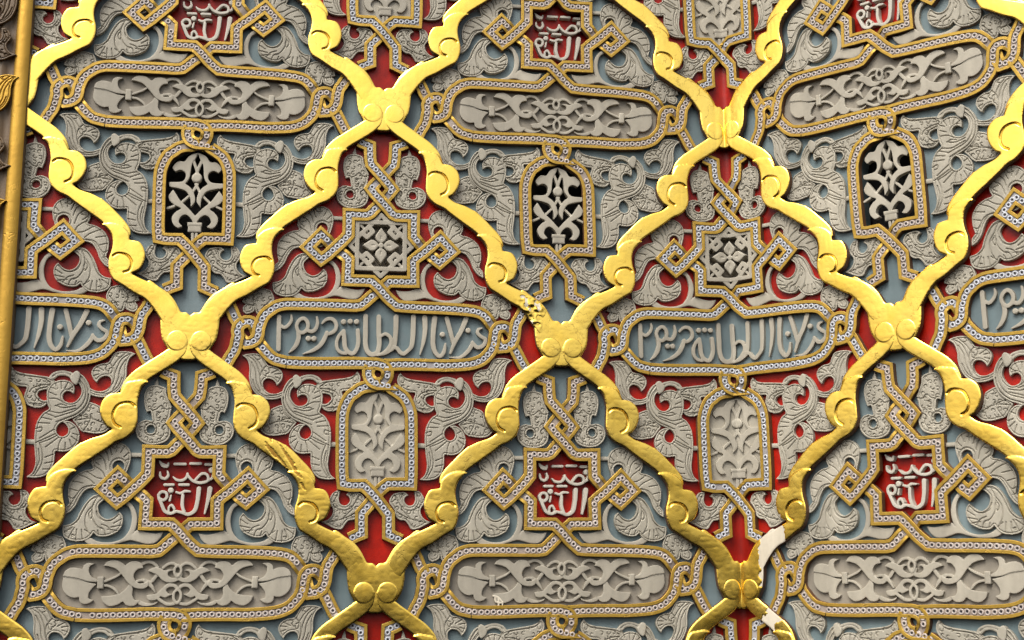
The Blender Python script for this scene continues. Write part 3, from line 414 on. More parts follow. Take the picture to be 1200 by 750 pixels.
# ---- strapwork strands (drawing coordinates of a cell)
def j(*parts):
    out = []
    for p in parts: out += p
    return out
strands = {
    'A': j(mir(D['topR']), D['plR'][1:], mir(D['starR'])[1:], D['cartR_top'][2:]),
    'B': j(D['topR'], mir(D['plR'])[1:], D['starR'][1:], D['cartL_top'][1:]),
    'cartR': j(D['botR'], D['cartR_bot'][1:]),
    'cartL': j(D['cartL_bot']),
    'botL': D['botL'], 'lensR': D['lensR'], 'lensL': D['lensL'], 'archR': D['archR'], 'archL': D['archL']}
def clean(P):
    out = [P[0]]
    for p in P[1:]:
        if math.hypot(p[0] - out[-1][0], p[1] - out[-1][1]) > 4: out.append(p)
        elif len(p) > 2: out[-1] = p
    return out
def open_corners(L):
    """no points so close to a sharp corner that the inner rail would fold over itself"""
    d = np.diff(L, axis=0); a = np.arctan2(d[:, 1], d[:, 0]); t = np.abs((np.diff(a) + math.pi) % (2 * math.pi) - math.pi)
    c = [i + 1 for i in range(len(t)) if t[i] > .5]
    keep = np.ones(len(L), bool)
    for i in c:
        for j_ in range(max(1, i - 4), min(len(L) - 1, i + 5)):
            if j_ != i and j_ not in c and np.hypot(*(L[j_] - L[i])) < 8 * math.tan(t[i - 1] / 2) + .5: keep[j_] = False
    return L[keep]
LINE = {k: open_corners(catmull(clean(v), False, 2.5)) for k, v in strands.items()}
eye_y = D['botL'][8][1]
def crossings():
    res = []
    ks = list(LINE)
    for a in range(len(ks)):
        for b in range(a, len(ks)):
            la, lb = LINE[ks[a]], LINE[ks[b]]
            for i in range(len(la) - 1):
                p, r = la[i], la[i + 1] - la[i]
                q, s = lb[:-1], lb[1:] - lb[:-1]
                den = r[0] * s[:, 1] - r[1] * s[:, 0]
                den = np.where(abs(den) < 1e-9, 1e-9, den)
                d = q - p
                t = (d[:, 0] * s[:, 1] - d[:, 1] * s[:, 0]) / den; u = (d[:, 0] * r[1] - d[:, 1] * r[0]) / den
                for m in np.nonzero((t >= 0) & (t < 1) & (u >= 0) & (u < 1))[0]:
                    if a == b and m - i < 4: continue
                    res.append((ks[a], i + t[m], ks[b], m + u[m], p + t[m] * r, r, s[m]))
    return res
ZB = {k: np.zeros(len(v)) for k, v in LINE.items()}
ARC = {k: np.r_[0, np.cumsum(np.hypot(*np.diff(v, axis=0).T))] for k, v in LINE.items()}
for ka, ia, kb, ib, pt, ra, rb in crossings():
    x, y = pt
    pair = {ka, kb}
    if pair == {'botL', 'archR'}: over = 'botL' if y < eye_y - 3 else 'archR'
    elif pair == {'archR', 'archL'}: over = 'archR' if y < eye_y + 60 else 'archL'
    elif 'botL' in pair: over = 'botL'
    else:
        down_right = ra[0] * ra[1] > 0
        want = True if abs(x) < 30 else False
        over = ka if down_right == want else kb
        if ka == kb: over = None
    for k, i, r in ((ka, ia, ra), (kb, ib, rb)):
        s = np.interp(i, np.arange(len(ARC[k])), ARC[k])
        if over is None: up = (r[0] * r[1] < 0)
        else: up = (k == over)
        dd = np.abs(ARC[k] - s)
        ZB[k] += 1.0 * np.exp(-(dd / 13) ** 4) if up else -3.6 * np.exp(-(dd / 11.5) ** 4)
PROF_RAIL_L = [(-7.4, BACK), (-7.4, -.5), (-7.0, 0), (-4.0, 0), (-3.7, -.3), (-3.7, -4)]
def sweep_template(prof):
    V, Z, F = [], [], []; n0 = 0
    for k, L in LINE.items():
        t = np.diff(L, axis=0); t /= np.maximum(np.hypot(*t.T), 1e-9)[:, None]
        ta = np.vstack([t[:1], t]); tb = np.vstack([t, t[-1:]])
        na = np.stack([-ta[:, 1], ta[:, 0]], 1); nb = np.stack([-tb[:, 1], tb[:, 0]], 1)
        n = na + nb; n /= np.maximum(np.hypot(*n.T), 1e-9)[:, None]
        n /= np.maximum((n * na).sum(1), .55)[:, None]
        for (o, h) in prof:
            V.append(L + n * o); Z.append(np.full(len(L), h) + np.where(h <= BACK, 0, ZB[k]))
        N = len(L); K = len(prof)
        i = np.arange(N - 1)
        for a in range(K - 1):
            F.append(np.stack([n0 + a * N + i, n0 + a * N + i + 1, n0 + (a + 1) * N + i + 1, n0 + (a + 1) * N + i], 1))
        n0 += N * K
    f = np.concatenate(F); z = np.concatenate(Z)
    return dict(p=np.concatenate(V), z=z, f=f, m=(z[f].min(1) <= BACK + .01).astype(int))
def join(ts):
    n = 0; P, Z, F, Mi = [], [], [], []
    for t in ts:
        P.append(t['p']); Z.append(t['z']); F.append(t['f'] + n); Mi.append(t['m']); n += len(t['p'])
    return dict(p=np.concatenate(P), z=np.concatenate(Z), f=np.concatenate(F), m=np.concatenate(Mi))
T_RAIL = join([sweep_template(PROF_RAIL_L), sweep_template([(-o, h) for o, h in PROF_RAIL_L][::-1])])
T_CHAN = sweep_template([(-3.8, -2.2), (3.8, -2.2)])
def bead_template():
    V, Z, F, Mi = [], [], [], []; n0 = 0
    na = 10; ang = np.arange(na) / na * 2 * math.pi; cs = np.stack([np.cos(ang), np.sin(ang)], 1)
    rings = [(3.4, -2.2), (3.3, -.8), (2.8, -.4), (1.6, -.4), (1.5, -.9)]
    for k, L in LINE.items():
        s = ARC[k]; m = int(s[-1] / 7.15)
        for i in range(m):
            q = (i + .5) * s[-1] / m
            zz = np.interp(q, s, ZB[k])
            if zz < -.9: continue
            c = np.array([np.interp(q, s, L[:, 0]), np.interp(q, s, L[:, 1])])
            for r, h in rings: V.append(c + cs * r); Z.append(np.full(na, h + zz))
            a = np.arange(na); b = (a + 1) % na
            for r in range(len(rings) - 1):
                F.append(np.stack([n0 + r * na + a, n0 + r * na + b, n0 + (r + 1) * na + b, n0 + (r + 1) * na + a], 1)); Mi.append(np.zeros(na, int))
            V.append(c[None]); Z.append(np.array([-1.3 + zz])); ci = n0 + len(rings) * na
            h = np.arange(0, na, 2); o = n0 + (len(rings) - 1) * na
            F.append(np.stack([o + h, o + h + 1, o + (h + 2) % na, np.full(len(h), ci)], 1)); Mi.append(np.ones(len(h), int))
            n0 += len(rings) * na + 1
    return dict(p=np.concatenate(V), z=np.concatenate(Z), f=np.concatenate(F), m=np.concatenate(Mi))
T_BEAD = bead_template()
def worn_beads(seed):                           # a few beads have dropped off, none sits quite straight
    R_ = np.random.RandomState(seed + 50); nv = 51; nb = len(T_BEAD['p']) // nv; nf = len(T_BEAD['f']) // nb
    keep = R_.rand(nb) > .012
    p = (T_BEAD['p'].reshape(nb, nv, 2) + R_.normal(0, .22, (nb, 1, 2)))[keep].reshape(-1, 2)
    z = (T_BEAD['z'].reshape(nb, nv) + R_.normal(0, .15, (nb, 1)))[keep].ravel()
    f = (T_BEAD['f'].reshape(nb, nf, 4) - (np.arange(nb) * nv)[:, None, None])[keep]
    f = (f + (np.arange(len(f)) * nv)[:, None, None]).reshape(-1, 4)
    return dict(p=p, z=z, f=f, m=T_BEAD['m'].reshape(nb, nf)[keep].ravel())

# ---- inset outlines, running under the straps
st = D['starR']
iTR = [i for i, p in enumerate(st) if len(p) > 2]
cross_r = [0.5 * (st[6][0] + st[7][0]), 0.5 * (st[6][1] + st[7][1])]
def find(P, f): return min(P, key=f)
xs = st[iTR[1]][0]                               # centre line of the star's right side
yt, yb = st[iTR[1]][1], [p for p in st if len(p) > 2][-2][1]
cyS = D['gc'][1]
STAR = [[xs, yt], [xs, cyS - xs * .43], [xs * 1.50, cyS], [xs, cyS + xs * .43], [xs, yb], [xs * .40, yb], [0, yb + xs * .52]]
STAR = np.array([[0, yt - xs * .5], [xs * .40, yt]] + STAR + [[-x, y] for x, y in STAR[-2::-1]] + [[-xs * .40, yt]])
ct = [p[:2] for p in D['cartR_top'][3:]]; ct = [p for p in ct if p[1] < -10 and p[0] < 142]
cb = [p[:2] for p in D['botR'][1:]] + [p[:2] for p in D['cartR_bot'][1:7]]; cb = cb[::-1]
right = ct + [[141, 2]] + cb
CART = np.array([[0, D['starR'][-2][1] - 2]] + right + [[-x, y] for x, y in right[::-1]])
ar = [p[:2] for p in D['archR'] if p[0] > 8]
arq = [p for p in ar if p[1] > eye_y + 12]
corner = [p for p in D['archR'] if len(p) > 2][0]
arq = [p for p in arq if p[1] <= corner[1] + 1 and p[0] > 8]
arq = arq[:arq.index(find(arq, lambda p: abs(p[1] - corner[1]) + abs(p[0] - corner[0]))) + 1]
ARCH = np.array([[0, arq[0][1] - 6]] + arq + [[8, corner[1] + 2], [0, corner[1] + 12], [-8, corner[1] + 2]] + [[-x, y] for x, y in arq[::-1]])
def inset(poly, z, base, sp=4.):
    return template([Prim('poly', poly, z, bevel=.01, drop=0)], sp, base)
T_STARB = inset(STAR, -22., -23.); T_STARD = inset(STAR, -25., -26.); T_CARTB = inset(CART, -12.2, BACK); T_ARCHB = inset(ARCH, -12.0, BACK)
ARCHIN = ARCH.copy()
T_VOID = join([inset(ARCH * [1, 1], -62., -64.)])

# ---- background panels
bx = np.array([(0, 0), (20, 20), (40, 35), (58, 52), (65, 62), (64, 75), (68, 90), (76, 102), (92, 115), (111, 130), (126, 150), (136, 165), (138, 182), (137, 198), (144, 212), (165, 228), (185, 245), (200, 262), (218, KV)], float)
q1 = bx - [0, KV]; q2 = (bx * [-1, 1] + [KU, 0])
RH = np.concatenate([q1, q2[1:], (q2 * [-1, 1])[::-1][1:], (q1 * [-1, 1])[::-1][1:-1]])
T_PAN = template([Prim('poly', RH, BACK, bevel=.01, drop=0, holes=[STAR])], 3., BACK - 20)
T_PANH = template([Prim('poly', RH, BACK, bevel=.01, drop=0, holes=[ARCHIN, STAR])], 3., BACK - 36)

# ---- plaster leaves (right hand; mirrored for the left)
rng = random.Random(5)
def curls(poly, n, seed, r=3.0, margin=3.4):
    """little carved comma strokes scattered over a leaf"""
    R = np.random.RandomState(seed); out = []; ctr = []
    lo, hi = poly.min(0), poly.max(0); tries = 0
    while len(ctr) < n and tries < 4000:
        tries += 1
        c = lo + R.rand(2) * (hi - lo)
        if any(np.hypot(*(c - d)) < r * 2.05 for d in ctr): continue
        if not inside(c[None], poly)[0] or seg_dist(c[None], poly, np.roll(poly, -1, 0))[0] < margin: continue
        ctr.append(c); a = R.rand() * 6.28; t = np.linspace(0, 3.4 + R.rand(), 7)
        rr = r * np.linspace(1, .35, 7)
        out.append(np.stack([c[0] + rr * np.cos(a + t), c[1] + rr * np.sin(a + t)], 1))
    return out
def leaf(names, z, rim=None, veins=None, hole=None, ncurl=0, seed=1, dome=1.2, sp=.65, bevel=1.6):
    pr = []
    for k in names:
        o = outline(D[k], 1.6)
        pr.append(Prim('poly', o, z, bevel=.9, drop=.6, dome=dome * .25, holes=[outline(D[h], 1.5) for h in (hole or [])]))
    vs = []
    L = [catmull([p[:2] for p in l], False, 1.5) for l in (D[veins] if veins else [])]
    if L: vs.append(Veins(L, 3.0, .52))
    o = outline(D[names[0]], 1.6)
    if ncurl: vs.append(Veins(curls(o, ncurl, seed), 2.6, .47))
    if hole:      # a raised collar line round the eye of the leaf
        for h in hole:
            hh = outline(D[h], 1.5); c = hh.mean(0); vs.append(Veins([np.vstack([c + (hh - c) * 1.42, (c + (hh - c) * 1.42)[:1]])], 2.2, .5))
    if rim:
        pr0 = pr[0]
        class Rim:
            def __call__(s, p): return -2.2 * np.exp(-((pr0.sdf(p) + rim) / .45) ** 2)
        vs.append(Rim())
    return template(pr, sp, BACK, vs)
LF = {
    'bud': leaf(['bud'], -4.5, rim=2.2, veins='bud_v', hole=['bud_hole'], ncurl=60, seed=3, sp=.42),
    'bud_thorn': leaf(['bud_thorn'], -6, dome=.8),
    'curl': leaf(['curl'], -4.5, rim=2.0, veins='curl_v', sp=.42),
    'scroll': leaf(['scroll'], -4.5, rim=2.0, veins='scroll_v', sp=.42),
    'collar': leaf(['collar'], -1.5, dome=1.5),
    'band': leaf(['band'], -6.0, rim=3.0),
    'wing': leaf(['wing'], -5.2, rim=2.2, veins='wing_v', hole=['wing_hole'], ncurl=60, seed=7, sp=.42),
    'half': leaf(['half'], -6.2, rim=2.0, veins='half_v', ncurl=46, seed=9, sp=.42),
    'foot': leaf(['foot'], -5.0, rim=2.2, veins='foot_v', ncurl=50, seed=11, sp=.42),
    'upper': leaf(['upper'], -4.8, rim=1.9, veins='upper_v', hole=['upper_hole'], sp=.42),
    'lower': leaf(['lower'], -4.0, rim=1.9, veins='lower_v', sp=.42),
    'stemleaf': leaf(['stemleaf'], -5.2, dome=.8),
    'sprig': leaf(['sprig'], -5.0, rim=2.0, veins='sprig_v', ncurl=60, seed=13, sp=.42)}
bar = lambda x0, y0, x1, y1, w: template([Prim('stroke', [[x0, y0], [x1, y1]], -7.5, w=[w, w], bevel=1)], 1.2, BACK)
ax = corner[0]
T_STUB = bar(ax + 5, 118, ax + 20, 119, 2.6)
T_STEM = bar(xs + 6, st[iTR[1]][1] + 4, xs + 26, st[iTR[1]][1] + 4, 2.4)
LFM = {k: flip(v) for k, v in LF.items()}

# ---- inset ornaments
def ornament(polys, strokes, z, mirror=True, sp=.7, bevel=.35, base=-12.3, ball=None, wk=1., zo=()):
    pr = []
    for i, o in enumerate(polys):
        for m in ((o, mir(o)) if mirror else (o,)): pr.append(Prim('poly', outline(m, 1.6), z + (zo[i] if i < len(zo) else 0), bevel=bevel))
    for i, s in enumerate(strokes):
        for m in ((s, mir(s)) if mirror else (s,)): pr.append(stroke([[a, b, w * wk] for a, b, w in m], z - .9 - .5 * (i % 3), bevel=bevel))
    if ball: pr.append(Prim('stroke', [[0, ball[1]], [0, ball[1] + .01]], z + .2, w=[ball[2], ball[2]], bevel=3, drop=2))
    return template(pr, sp, base)
T_ARA = join([ornament(D['ara_poly'], D['ara_stroke'], -4.6, sp=.6, wk=1., zo=(0, -1.6, 0, -1, -.5, -.9, -1.6)),
              template([stroke(r, -4.0 - .3 * i, bevel=.35) for i, r in enumerate(D['ara_ring'])], .6, -12.3)])
T_COL = [template([Prim('poly', [p[:2] for p in m], -3.4, bevel=.8)], .9, -12.3) for m in (D['ara_collar'], mir(D['ara_collar']))]
def rect2(P): return [p[:2] for p in P] + [[-p[0], p[1]] for p in P[::-1]]
T_ARCHO = ornament(D['arch_poly'], D['arch_stroke'], -7.0, ball=D['arch_ball'], base=-12.1)
T_ARCHO2 = ornament(D['arch_poly'], D['arch_stroke'], -7.0, ball=D['arch_ball'], base=-18.)
b1, b2 = D['arch_base'], D['arch_base2']
hb = abs(b1[1][0]); hb2 = abs(b2[1][0])
T_BASE = template([Prim('poly', [[-hb, b1[0][1]], [hb, b1[0][1]], [hb, b2[0][1] - .8], [-hb, b2[0][1] - .8]], -6.0, bevel=.9), Prim('poly', [[-hb + .8, b2[0][1] - 1], [hb - .8, b2[0][1] - 1], [hb - .8, b2[2][1]], [-hb + .8, b2[2][1]]], -6.6, bevel=.9)], .9, -12.1)
def letters(strokes, dots, z=-5.2, sp=.6, wk=1.15, base=-12.3):
    pr = [stroke([[a, b, w * wk] for a, b, w in s], z - .35 * (i % 2), bevel=.35) for i, s in enumerate(strokes)]
    pr += [Prim('stroke', [d[:2], [d[0] + .01, d[1]]], z, w=[d[2], d[2]], bevel=1.2) for d in dots]
    return template(pr, sp, base)
T_TEXT = letters(D['text'], D['text_dot'])
T_STXT = letters(D['star_text'], D['star_dot'], -9.5, wk=.98, base=-22.2)
def geo_star():
    c = np.array([0, cyS]); pr = []
    def ln(pts, w, z): pr.append(Prim('stroke', [c + np.array(p) for p in pts], z, w=[w] * len(pts), bevel=.35))
    q = 28.4; r = 37.6
    ln([(-q, -q), (q, -q), (q, q), (-q, q), (-q, -q)], 2.5, -2.6)
    ln([(0, -r), (r, 0), (0, r), (-r, 0), (0, -r)], 2.5, -3.1)
    for a in (-1, 1):
        for b in (-1, 1):
            ln([(a * 15, b * 23), (a * 10, b * 17), (a * 17, b * 10), (a * 23, b * 15)], 2.6, -2.9)
            ln([(a * 17, b * 17), (a * 25, b * 25)], 1.4, -4.5)
    for k in range(4):
        ang = k * math.pi / 2; d = np.array([math.cos(ang), math.sin(ang)]); n = np.array([-d[1], d[0]])
        pet = [list(c + d * 3), list(c + d * 7 + n * 5.6), list(c + d * 11.5 + n * 6.8), list(c + d * 16 + n * 4.2), list(c + d * 22) + [1], list(c + d * 16 - n * 4.2), list(c + d * 11.5 - n * 6.8), list(c + d * 7 - n * 5.6)]
        pr.append(Prim('poly', outline(pet, 1.2), -2.4, bevel=1.2))
    pr.append(Prim('stroke', [c, c + .01], -1.9, w=[3.2, 3.2], bevel=1.2))
    ve = Veins([np.array([c + np.array((math.cos(k * math.pi / 2), math.sin(k * math.pi / 2))) * 8 + [0, 0], c + np.array((math.cos(k * math.pi / 2), math.sin(k * math.pi / 2))) * 11]) for k in range(4)], 1.2, .9)
    return template(pr, .6, -25.2, [ve])
T_GEO = geo_star()

# ------------------------------------------------------------------ build the cells
SIDE = {1: 'right', -1: 'left'}
def jitter(x, y): JIT[:] = [rng.gauss(0, .5), rng.gauss(0, .5), rng.gauss(0, .012), x, y]
def still(): JIT[:] = [0., 0., 0., 0., 0.]
def cell(cu, cv, even):
    nm = CELL[(cu, cv)]; still()
    paint = 'blue' if even else 'red'
    dia = nm + ' diamond'
    o = put('back_panel', T_PANH if even else T_PAN, cu, cv, [M['blue'] if even else M['red']])
    if o is None: return
    tag(o, f'{"grey blue" if even else "deep red"} painted back panel of the {dia}', 'wall panel', 'painted back panels behind the ornament')
    # strapwork
    r, off = empty('strapwork', cu, cv)
    tag(r, f'gold edged beaded strapwork in the {dia}', 'strapwork', 'beaded strapwork frames')
    q = put('gilt_rail', T_RAIL, cu, cv, [M['strap'], M['edge']], r, off)
    if q: q.data.polygons.foreach_set('use_smooth', np.zeros(len(q.data.polygons), bool))
    put('channel', T_CHAN, cu, cv, M['channel_tan' if even else 'channel_blue'], r, off)
    b = put('bead_row', worn_beads(cu * 10 + cv), cu, cv, [M['bead_warm' if even else 'bead_cool'], M['dot']], r, off)
    if b: b['kind'] = 'stuff'
    drop_if_empty(r)
    # star
    r, off = empty('star_plaque', cu, cv, 0, cyS)
    put('backing', T_STARB if even else T_STARD, cu, cv, M['red' if even else 'tan'], r, off)
    if even: put('lettering', T_STXT, cu, cv, M['letter'], r, off)
    else: put('star_lattice', T_GEO, cu, cv, M['stone_flat'], r, off)
    tag(r, f'red star plaque with pale Arabic lettering in the {dia}' if even else f'grey star plaque with carved flower lattice in the {dia}', 'star plaque', 'star plaques in the diamonds')
    drop_if_empty(r)
    # cartouche
    r, off = empty('cartouche_plaque', cu, cv)
    put('backing', T_CARTB, cu, cv, M['tan' if even else 'blue'], r, off)
    if even:
        put('arabesque', T_ARA, cu, cv, M['stone_flat'], r, off)
        for t in T_COL: put('clasp', t, cu, cv, M['stone_flat'], r, off)
    else: put('lettering', T_TEXT, cu, cv, M['stone_flat'], r, off)
    if (cu, cv) == (3, 2): put('white_splash', template([stroke(q, -5.2, bevel=.5) for q in D['splash']], .6, -12.3), cu, cv, M['white'], r, off)
    tag(r, f'taupe cartouche with leaf arabesque across the {dia}' if even else f'blue cartouche with Arabic inscription across the {dia}', 'cartouche', 'long cartouches in the diamonds')
    drop_if_empty(r)
    # arch
    r, off = empty('arched_window' if even else 'arched_plaque', cu, cv, 0, 80)
    if even: put('dark_opening', T_VOID, cu, cv, M['black'], r, off)
    else: put('backing', T_ARCHB, cu, cv, M['stone_flat'], r, off)
    put('tracery', T_ARCHO2 if even else T_ARCHO, cu, cv, M['stone_flat'], r, off)
    put('vase_base', T_BASE, cu, cv, M['stone_flat'], r, off)
    tag(r, f'arched window with grey tracery over black in the {dia}' if even else f'blind grey arched plaque with leaf tracery in the {dia}', 'window' if even else 'arched plaque', 'pierced arched windows' if even else 'blind arched plaques')
    drop_if_empty(r)
    # leaves
    for s in (1, -1):
        L = LF if s == 1 else LFM; sd_ = SIDE[s]
        def one(key, name, label, group, x, y, parts=()):
            jitter(s * x, y)
            r, off = empty(name, cu, cv, s * x, y)
            a = put(parts[0][0] if parts else name, L[key], cu, cv, M['stone'], r, off)
            for pn, pk in parts[1:]:
                t = L[pk] if isinstance(pk, str) else (pk if s == 1 else flip(pk))
                put(pn, t, cu, cv, M['stone'], r, off)
            tag(r, label, 'plaster leaf', group)
            drop_if_empty(r)
        def single(key, name, label, group):
            jitter(*L[key]['p'].mean(0))
            a = put(name, L[key], cu, cv, M['stone_flat' if key == 'stemleaf' else 'stone'])
            if a: tag(a, label, 'plaster leaf', group)
        one('bud', 'bud_ornament', f'scaly grey bud {sd_} of the plaited strap in the {dia}', 'plaster buds by the plaited straps', 45, -190, [('bud', 'bud'), ('thorn', 'bud_thorn')])
        one('upper', 'upper_palmette', f'ribbed double palmette above the {sd_} loop of the star in the {dia}', 'upper palmettes', 75, -150, [('palmette', 'upper'), ('stem', T_STEM)])
        single('lower', 'lower_palmette', f'ribbed fan palmette below the {sd_} loop of the star in the {dia}', 'lower palmettes')
        single('stemleaf', 'smooth_leaf', f'smooth stemmed leaf under the star\'s {sd_} side in the {dia}', 'smooth stem leaves')
        single('sprig', 'pitted_leaf', f'pitted leaf above the cartouche\'s {sd_} end in the {dia}', 'small pitted leaves')
        single('curl', 'curled_leaf', f'fluted curled leaf below the cartouche\'s {sd_} end in the {dia}', 'curled leaves')
        one('scroll', 'scroll_leaf', f'winged scroll leaf {sd_} of the arch in the {dia}', 'winged scroll leaves', 60, 90, [('scroll', 'scroll'), ('collar', 'collar'), ('hoop', 'band'), ('wing', 'wing'), ('side_leaf', 'half'), ('stub', T_STUB)])
        single('foot', 'hooked_leaf', f'pitted hooked leaf below the arch\'s {sd_} foot in the {dia}', 'hooked leaves')
for c in EVEN: cell(*c, True)
for c in ODD: cell(*c, False)
still()

# ------------------------------------------------------------------ gilded lattice
def disc_spiral(c, r): return Prim('stroke', [c, [c[0] + .01, c[1]]], 0, w=[r, r])
g1, g2, g3 = (outline(D[k], 2.) for k in ('g1', 'g2', 'g3'))
hx = abs(D['hv'][2][0]) * .5 + abs(D['hv'][0][0]) * .5; hy = D['hv'][1][1]
c1, c2 = np.array(D['v1'][0][:2]), np.array(D['v2'][0][:2])
sp1 = catmull([p[:2] for p in D['sp1']], False, 1.5); sp2 = catmull([p[:2] for p in D['sp2']], False, 1.5)
def band_template():
    k = dict(bevel=1.0, drop=.8, dome=.6, trim=1.0)
    pr = [Prim('poly', g1, 7.6, slope=(np.array([20., 20.]), np.array([-.008, -.008])), **k),
          Prim('stroke', [[hx, hy], [hx + .01, hy]], 8.4, w=[11.8, 11.8], bevel=1.0, drop=.8, dome=.5),
          Prim('poly', g2, 9.0, slope=(np.array([60., 65.]), np.array([-.010, -.010])), **k),
          Prim('poly', g3, 9.0, slope=(np.array([130., 165.]), np.array([-.012, -.012])), **k)]
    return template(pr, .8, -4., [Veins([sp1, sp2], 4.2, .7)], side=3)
hh = [p for p in D['heart']][:20]                 # right half, cleft to foot
hh[0] = [0, hh[0][1], 1]
HEART = hh + [[-p[0]] + list(p[1:]) for p in hh[:0:-1]]
def heart_template():
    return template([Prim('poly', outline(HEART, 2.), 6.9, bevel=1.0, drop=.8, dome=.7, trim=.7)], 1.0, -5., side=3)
def value_noise(p, sc_, seed):
    R = np.random.RandomState(seed); g = R.rand(64, 64); q = p / sc_ + 20
    i = np.floor(q).astype(int); f = q - i; f = f * f * (3 - 2 * f)
    a = lambda dx, dy: g[(i[:, 0] + dx) % 64, (i[:, 1] + dy) % 64]
    return (a(0, 0) * (1 - f[:, 0]) * (1 - f[:, 1]) + a(1, 0) * f[:, 0] * (1 - f[:, 1]) + a(0, 1) * (1 - f[:, 0]) * f[:, 1] + a(1, 1) * f[:, 0] * f[:, 1])
# damaged pieces: foil torn off one band, bare gesso where the gilding is lost, slight dents everywhere
def torn(p):
    m = np.exp(-((p[:, 0] - 183) / 15) ** 2 - ((p[:, 1] - 243) / 15) ** 2)
    n = np.abs(value_noise(p, 7., 3) - .5) * 2; n2 = value_noise(p, 3.0, 8)
    return m * (4.5 * (.42 - n) + 1.6 * (n2 - .5))
def scuffed(seed, amp=.8):
    return lambda p: 1.3 * amp * (value_noise(p, 30., seed + 3) - .5) + .25 * amp * (value_noise(p, 12., seed) - .5) + .35 * amp * np.abs(value_noise(p, 6., seed + 1) - .5)
def vary(t, extra=None, matfn=None):
    z = t['z'].copy(); top = z > -3.9
    if extra is not None: z[top] += extra(t['p'][top])
    m = t['m'].copy()
    if matfn is not None:
        ctr = t['p'][t['f']].mean(1); k_ = t['z'][t['f']].min(1) > -2; m = np.where(k_ & (m == 0), matfn(ctr), m)
        w = np.zeros(len(z), bool); w[t['f'][(m > 0) & (m < 3)].ravel()] = True; z[w] -= .5
    return dict(p=t['p'], z=z, f=t['f'], m=m)
T_BAND = band_template(); T_HEART = heart_template()
def bare_torn(ctr):                             # pinkish ground where the foil has curled away
    d = np.hypot(ctr[:, 0] - 183, ctr[:, 1] - 243)
    return ((d < 24) & (value_noise(ctr, 5., 21) > .70)).astype(int)
def worn_streaks(ctr):                          # gilding rubbed to dark streaks along one sweep
    d = ctr - [112., 140.]; a_ = d[:, 0] * .62 + d[:, 1] * .78; b_ = -d[:, 0] * .78 + d[:, 1] * .62
    q = np.stack([a_ * .12, b_], 1); n = value_noise(q, 2.2, 41)
    return np.where((np.abs(a_) < 34 + 6 * np.sin(b_)) & (np.abs(b_) < 7.5) & (n > .66), 2, 0)
def bare_lower(ctr):                            # gesso showing on the last sweep of the band into the heart
    n = value_noise(ctr, 6., 51) - .5; n2 = value_noise(ctr, 2.4, 52) - .5
    return ((ctr[:, 0] + 12 * n + 4 * n2 > 157) & (ctr[:, 1] > 200)).astype(int)
def bare_upper(ctr):
    t = ctr[:, 0] * .8 + ctr[:, 1] * .6
    n = value_noise(ctr, 6., 53) - .5; n2 = value_noise(ctr, 2.4, 54) - .5
    return ((t + 5 * n + 3 * n2 > 44) & (t + 14 * n + 4 * n2 < 63) & (ctr[:, 0] < 60)).astype(int)
def bare_heart(ctr): return ((ctr[:, 0] + 9 * (value_noise(ctr, 7., 55) - .5) + 3 * (value_noise(ctr, 2.4, 56) - .5) > 29 + np.clip(-ctr[:, 1] - 45, 0, 30) * .2) & (ctr[:, 1] < -2)).astype(int)
NODE_NM = {(2, 0): 'at the upper left of the wall', (4, 0): 'at the upper right of the wall', (1, 1): 'at the left on the middle line', (3, 1): 'at the centre on the middle line', (5, 1): 'at the right on the middle line',
           (2, 2): 'at the lower left of the wall', (4, 2): 'at the lower right of the wall, patched with bare gesso', (0, 0): 'half hidden by the gold post at the top left', (6, 0): 'cut off by the top right edge', (0, 2): 'cut off at the bottom left edge', (6, 2): 'cut off at the bottom right edge'}
for (u, v), where in NODE_NM.items():
    t = vary(T_HEART, scuffed(u * 7 + v + 9), bare_heart if (u, v) == (4, 2) else None)
    o = put('heart_boss', t, u, v, [M['gold'], M['white'], M['worn'], M['edge']])
    if o: tag(o, f'gilded heart shaped boss {where}', 'gilt boss', 'gilded heart bosses at the lattice crossings')
for v in (-1, 0, 1, 2):
    for u in range(-1, 8):
        if (u + v) % 2: continue
        for s in (1, -1):
            dmg = torn if (u, v, s) == (2, 0, 1) else scuffed(31 + u * 5 + v * 3 + s)
            bare = {(5, 1, -1): bare_lower, (4, 2, 1): bare_upper, (2, 0, 1): bare_torn, (1, 1, 1): worn_streaks}.get((u, v, s))
            t = vary(T_BAND, dmg, bare)
            if s == -1: t = flip(t)
            o = put('lattice_band', t, u, v, [M['gold'], M['white'], M['worn'], M['edge']])
            if o is None: continue
            a, b = ((u, v), (u + s, v + 1))
            lft, rgt = ((u, v + 1), (u + 1, v)) if s == 1 else ((u - 1, v), (u, v + 1))
            la, lb = CELL.get(lft, 'outermost left'), CELL.get(rgt, 'outermost right')
            extra = {(2, 0, 1): ', foil torn', (1, 1, 1): ', rubbed brown', (5, 1, -1): ', white at its foot', (4, 2, 1): ', white patch'}.get((u, v, s), '')
            tag(o, f'gilded band between the {la} and {lb} diamonds{extra}', 'gilt band', 'gilded scrolled bands of the lattice')

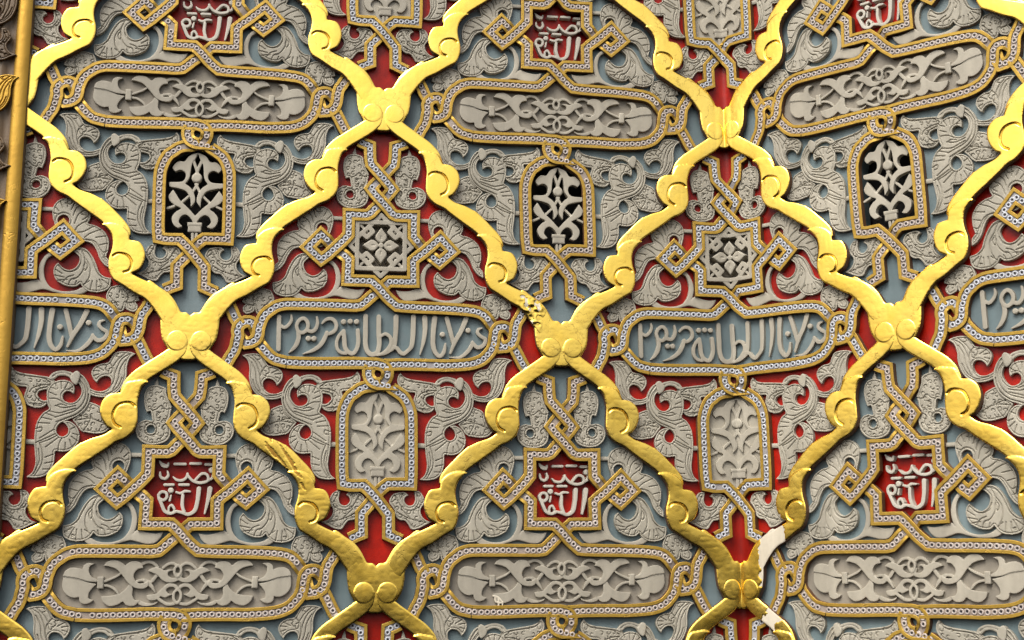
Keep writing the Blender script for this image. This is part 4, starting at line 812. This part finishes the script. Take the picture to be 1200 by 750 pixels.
# ------------------------------------------------------------------ wall core behind, and the corner post at the left
def strip(u0, u1, h):
    V = np.array([-330., 0, 300, 600, 1000]); X = []
    for u in (u0, (u0 * 2 + u1) / 3, (u0 + 2 * u1) / 3, u1): X.append(wall(np.full(5, u * KU), V, np.full(5, float(h))))
    F = [(a * 5 + i, (a + 1) * 5 + i, (a + 1) * 5 + i + 1, a * 5 + i + 1) for a in range(3) for i in range(4)]
    return np.concatenate(X), np.array(F)
Xa, Fa = strip(-1.5, 4.0, -66); Xb, Fb = strip(4.0, 8.2, -66)
o = mesh_obj('wall', np.concatenate([Xa, Xb]), np.concatenate([Fa, Fb + len(Xa)]), M['black'], smooth=False); o['kind'] = 'structure'

def post(prof, name, mat, parent, u0, off):
    """vertical moulding: profile [(x, h)] in drawing units from lattice u0"""
    V = np.linspace(-420, 1100, 60); n = len(V)
    base = wall(np.full(n, .05 * KU), V, np.zeros(n)); base[:, 0] = np.interp(V, [V[0], V[-1]], [base[:, 0].mean()] * 2); base[:, 1] = base[:, 1].mean()
    ah = A / np.linalg.norm(A)
    X = np.concatenate([base + ah * (x * PX) + NL * (h * PX * RELIEF) for x, h in prof]); F = []
    for a in range(len(prof) - 1):
        i = np.arange(n - 1); F.append(np.stack([a * n + i, a * n + i + 1, (a + 1) * n + i + 1, (a + 1) * n + i], 1))
    return mesh_obj(name, X - off, np.concatenate(F), mat, parent)
r, off = empty('corner_post', 0, 1)
tag(r, 'tall gilded corner moulding with brown back edge at the far left', 'moulding')
x0 = 15.0
post([(x0, -14), (x0, 14), (x0 - .6, 16)], 'dark_edge', M['brown'], r, 0, off)
post([(x0 - .6, 16), (x0 - 3, 19), (x0 - 8, 20.5), (x0 - 12, 20), (x0 - 16, 18), (x0 - 17, 14)], 'gilt_moulding', M['old_gold'], r, 0, off)
post([(x0 - 17, 14), (x0 - 21, 10), (x0 - 26, 11), (x0 - 29, 16), (x0 - 33, 15), (x0 - 35, 12)], 'brown_moulding', M['brown'], r, 0, off)
post([(x0 - 35, 12), (x0 - 36, 13), (x0 - 60, 14), (x0 - 150, 14)], 'dark_return', M['edge'], r, 0, off)
for key, V_, x_, k_, mt, where in [('curl', -112, -27, 1.0, 'brown', 'at the very top'), ('foot', -62, -30, .9, 'brown', 'a little below the top'), ('curl', 0, -24, .9, 'old_gold', 'level with the top left boss'), ('foot', 72, -29, 1.0, 'brown', 'below the top left boss'), ('curl', 150, -27, .9, 'old_gold', 'well below the top left boss')]:
    t = dict(LF[key]); t['p'] = (t['p'] - t['p'].mean(0)) * k_; t['z'] = t['z'] + 27
    o = put('carved_leaf', t, (x0 + x_) / KU, V_ / KV, M[mt])
    if o: tag(o, f'carved {"gilded" if mt == "old_gold" else "brown"} leaf on the corner post {where}', 'carved leaf', 'carved leaves on the corner post')
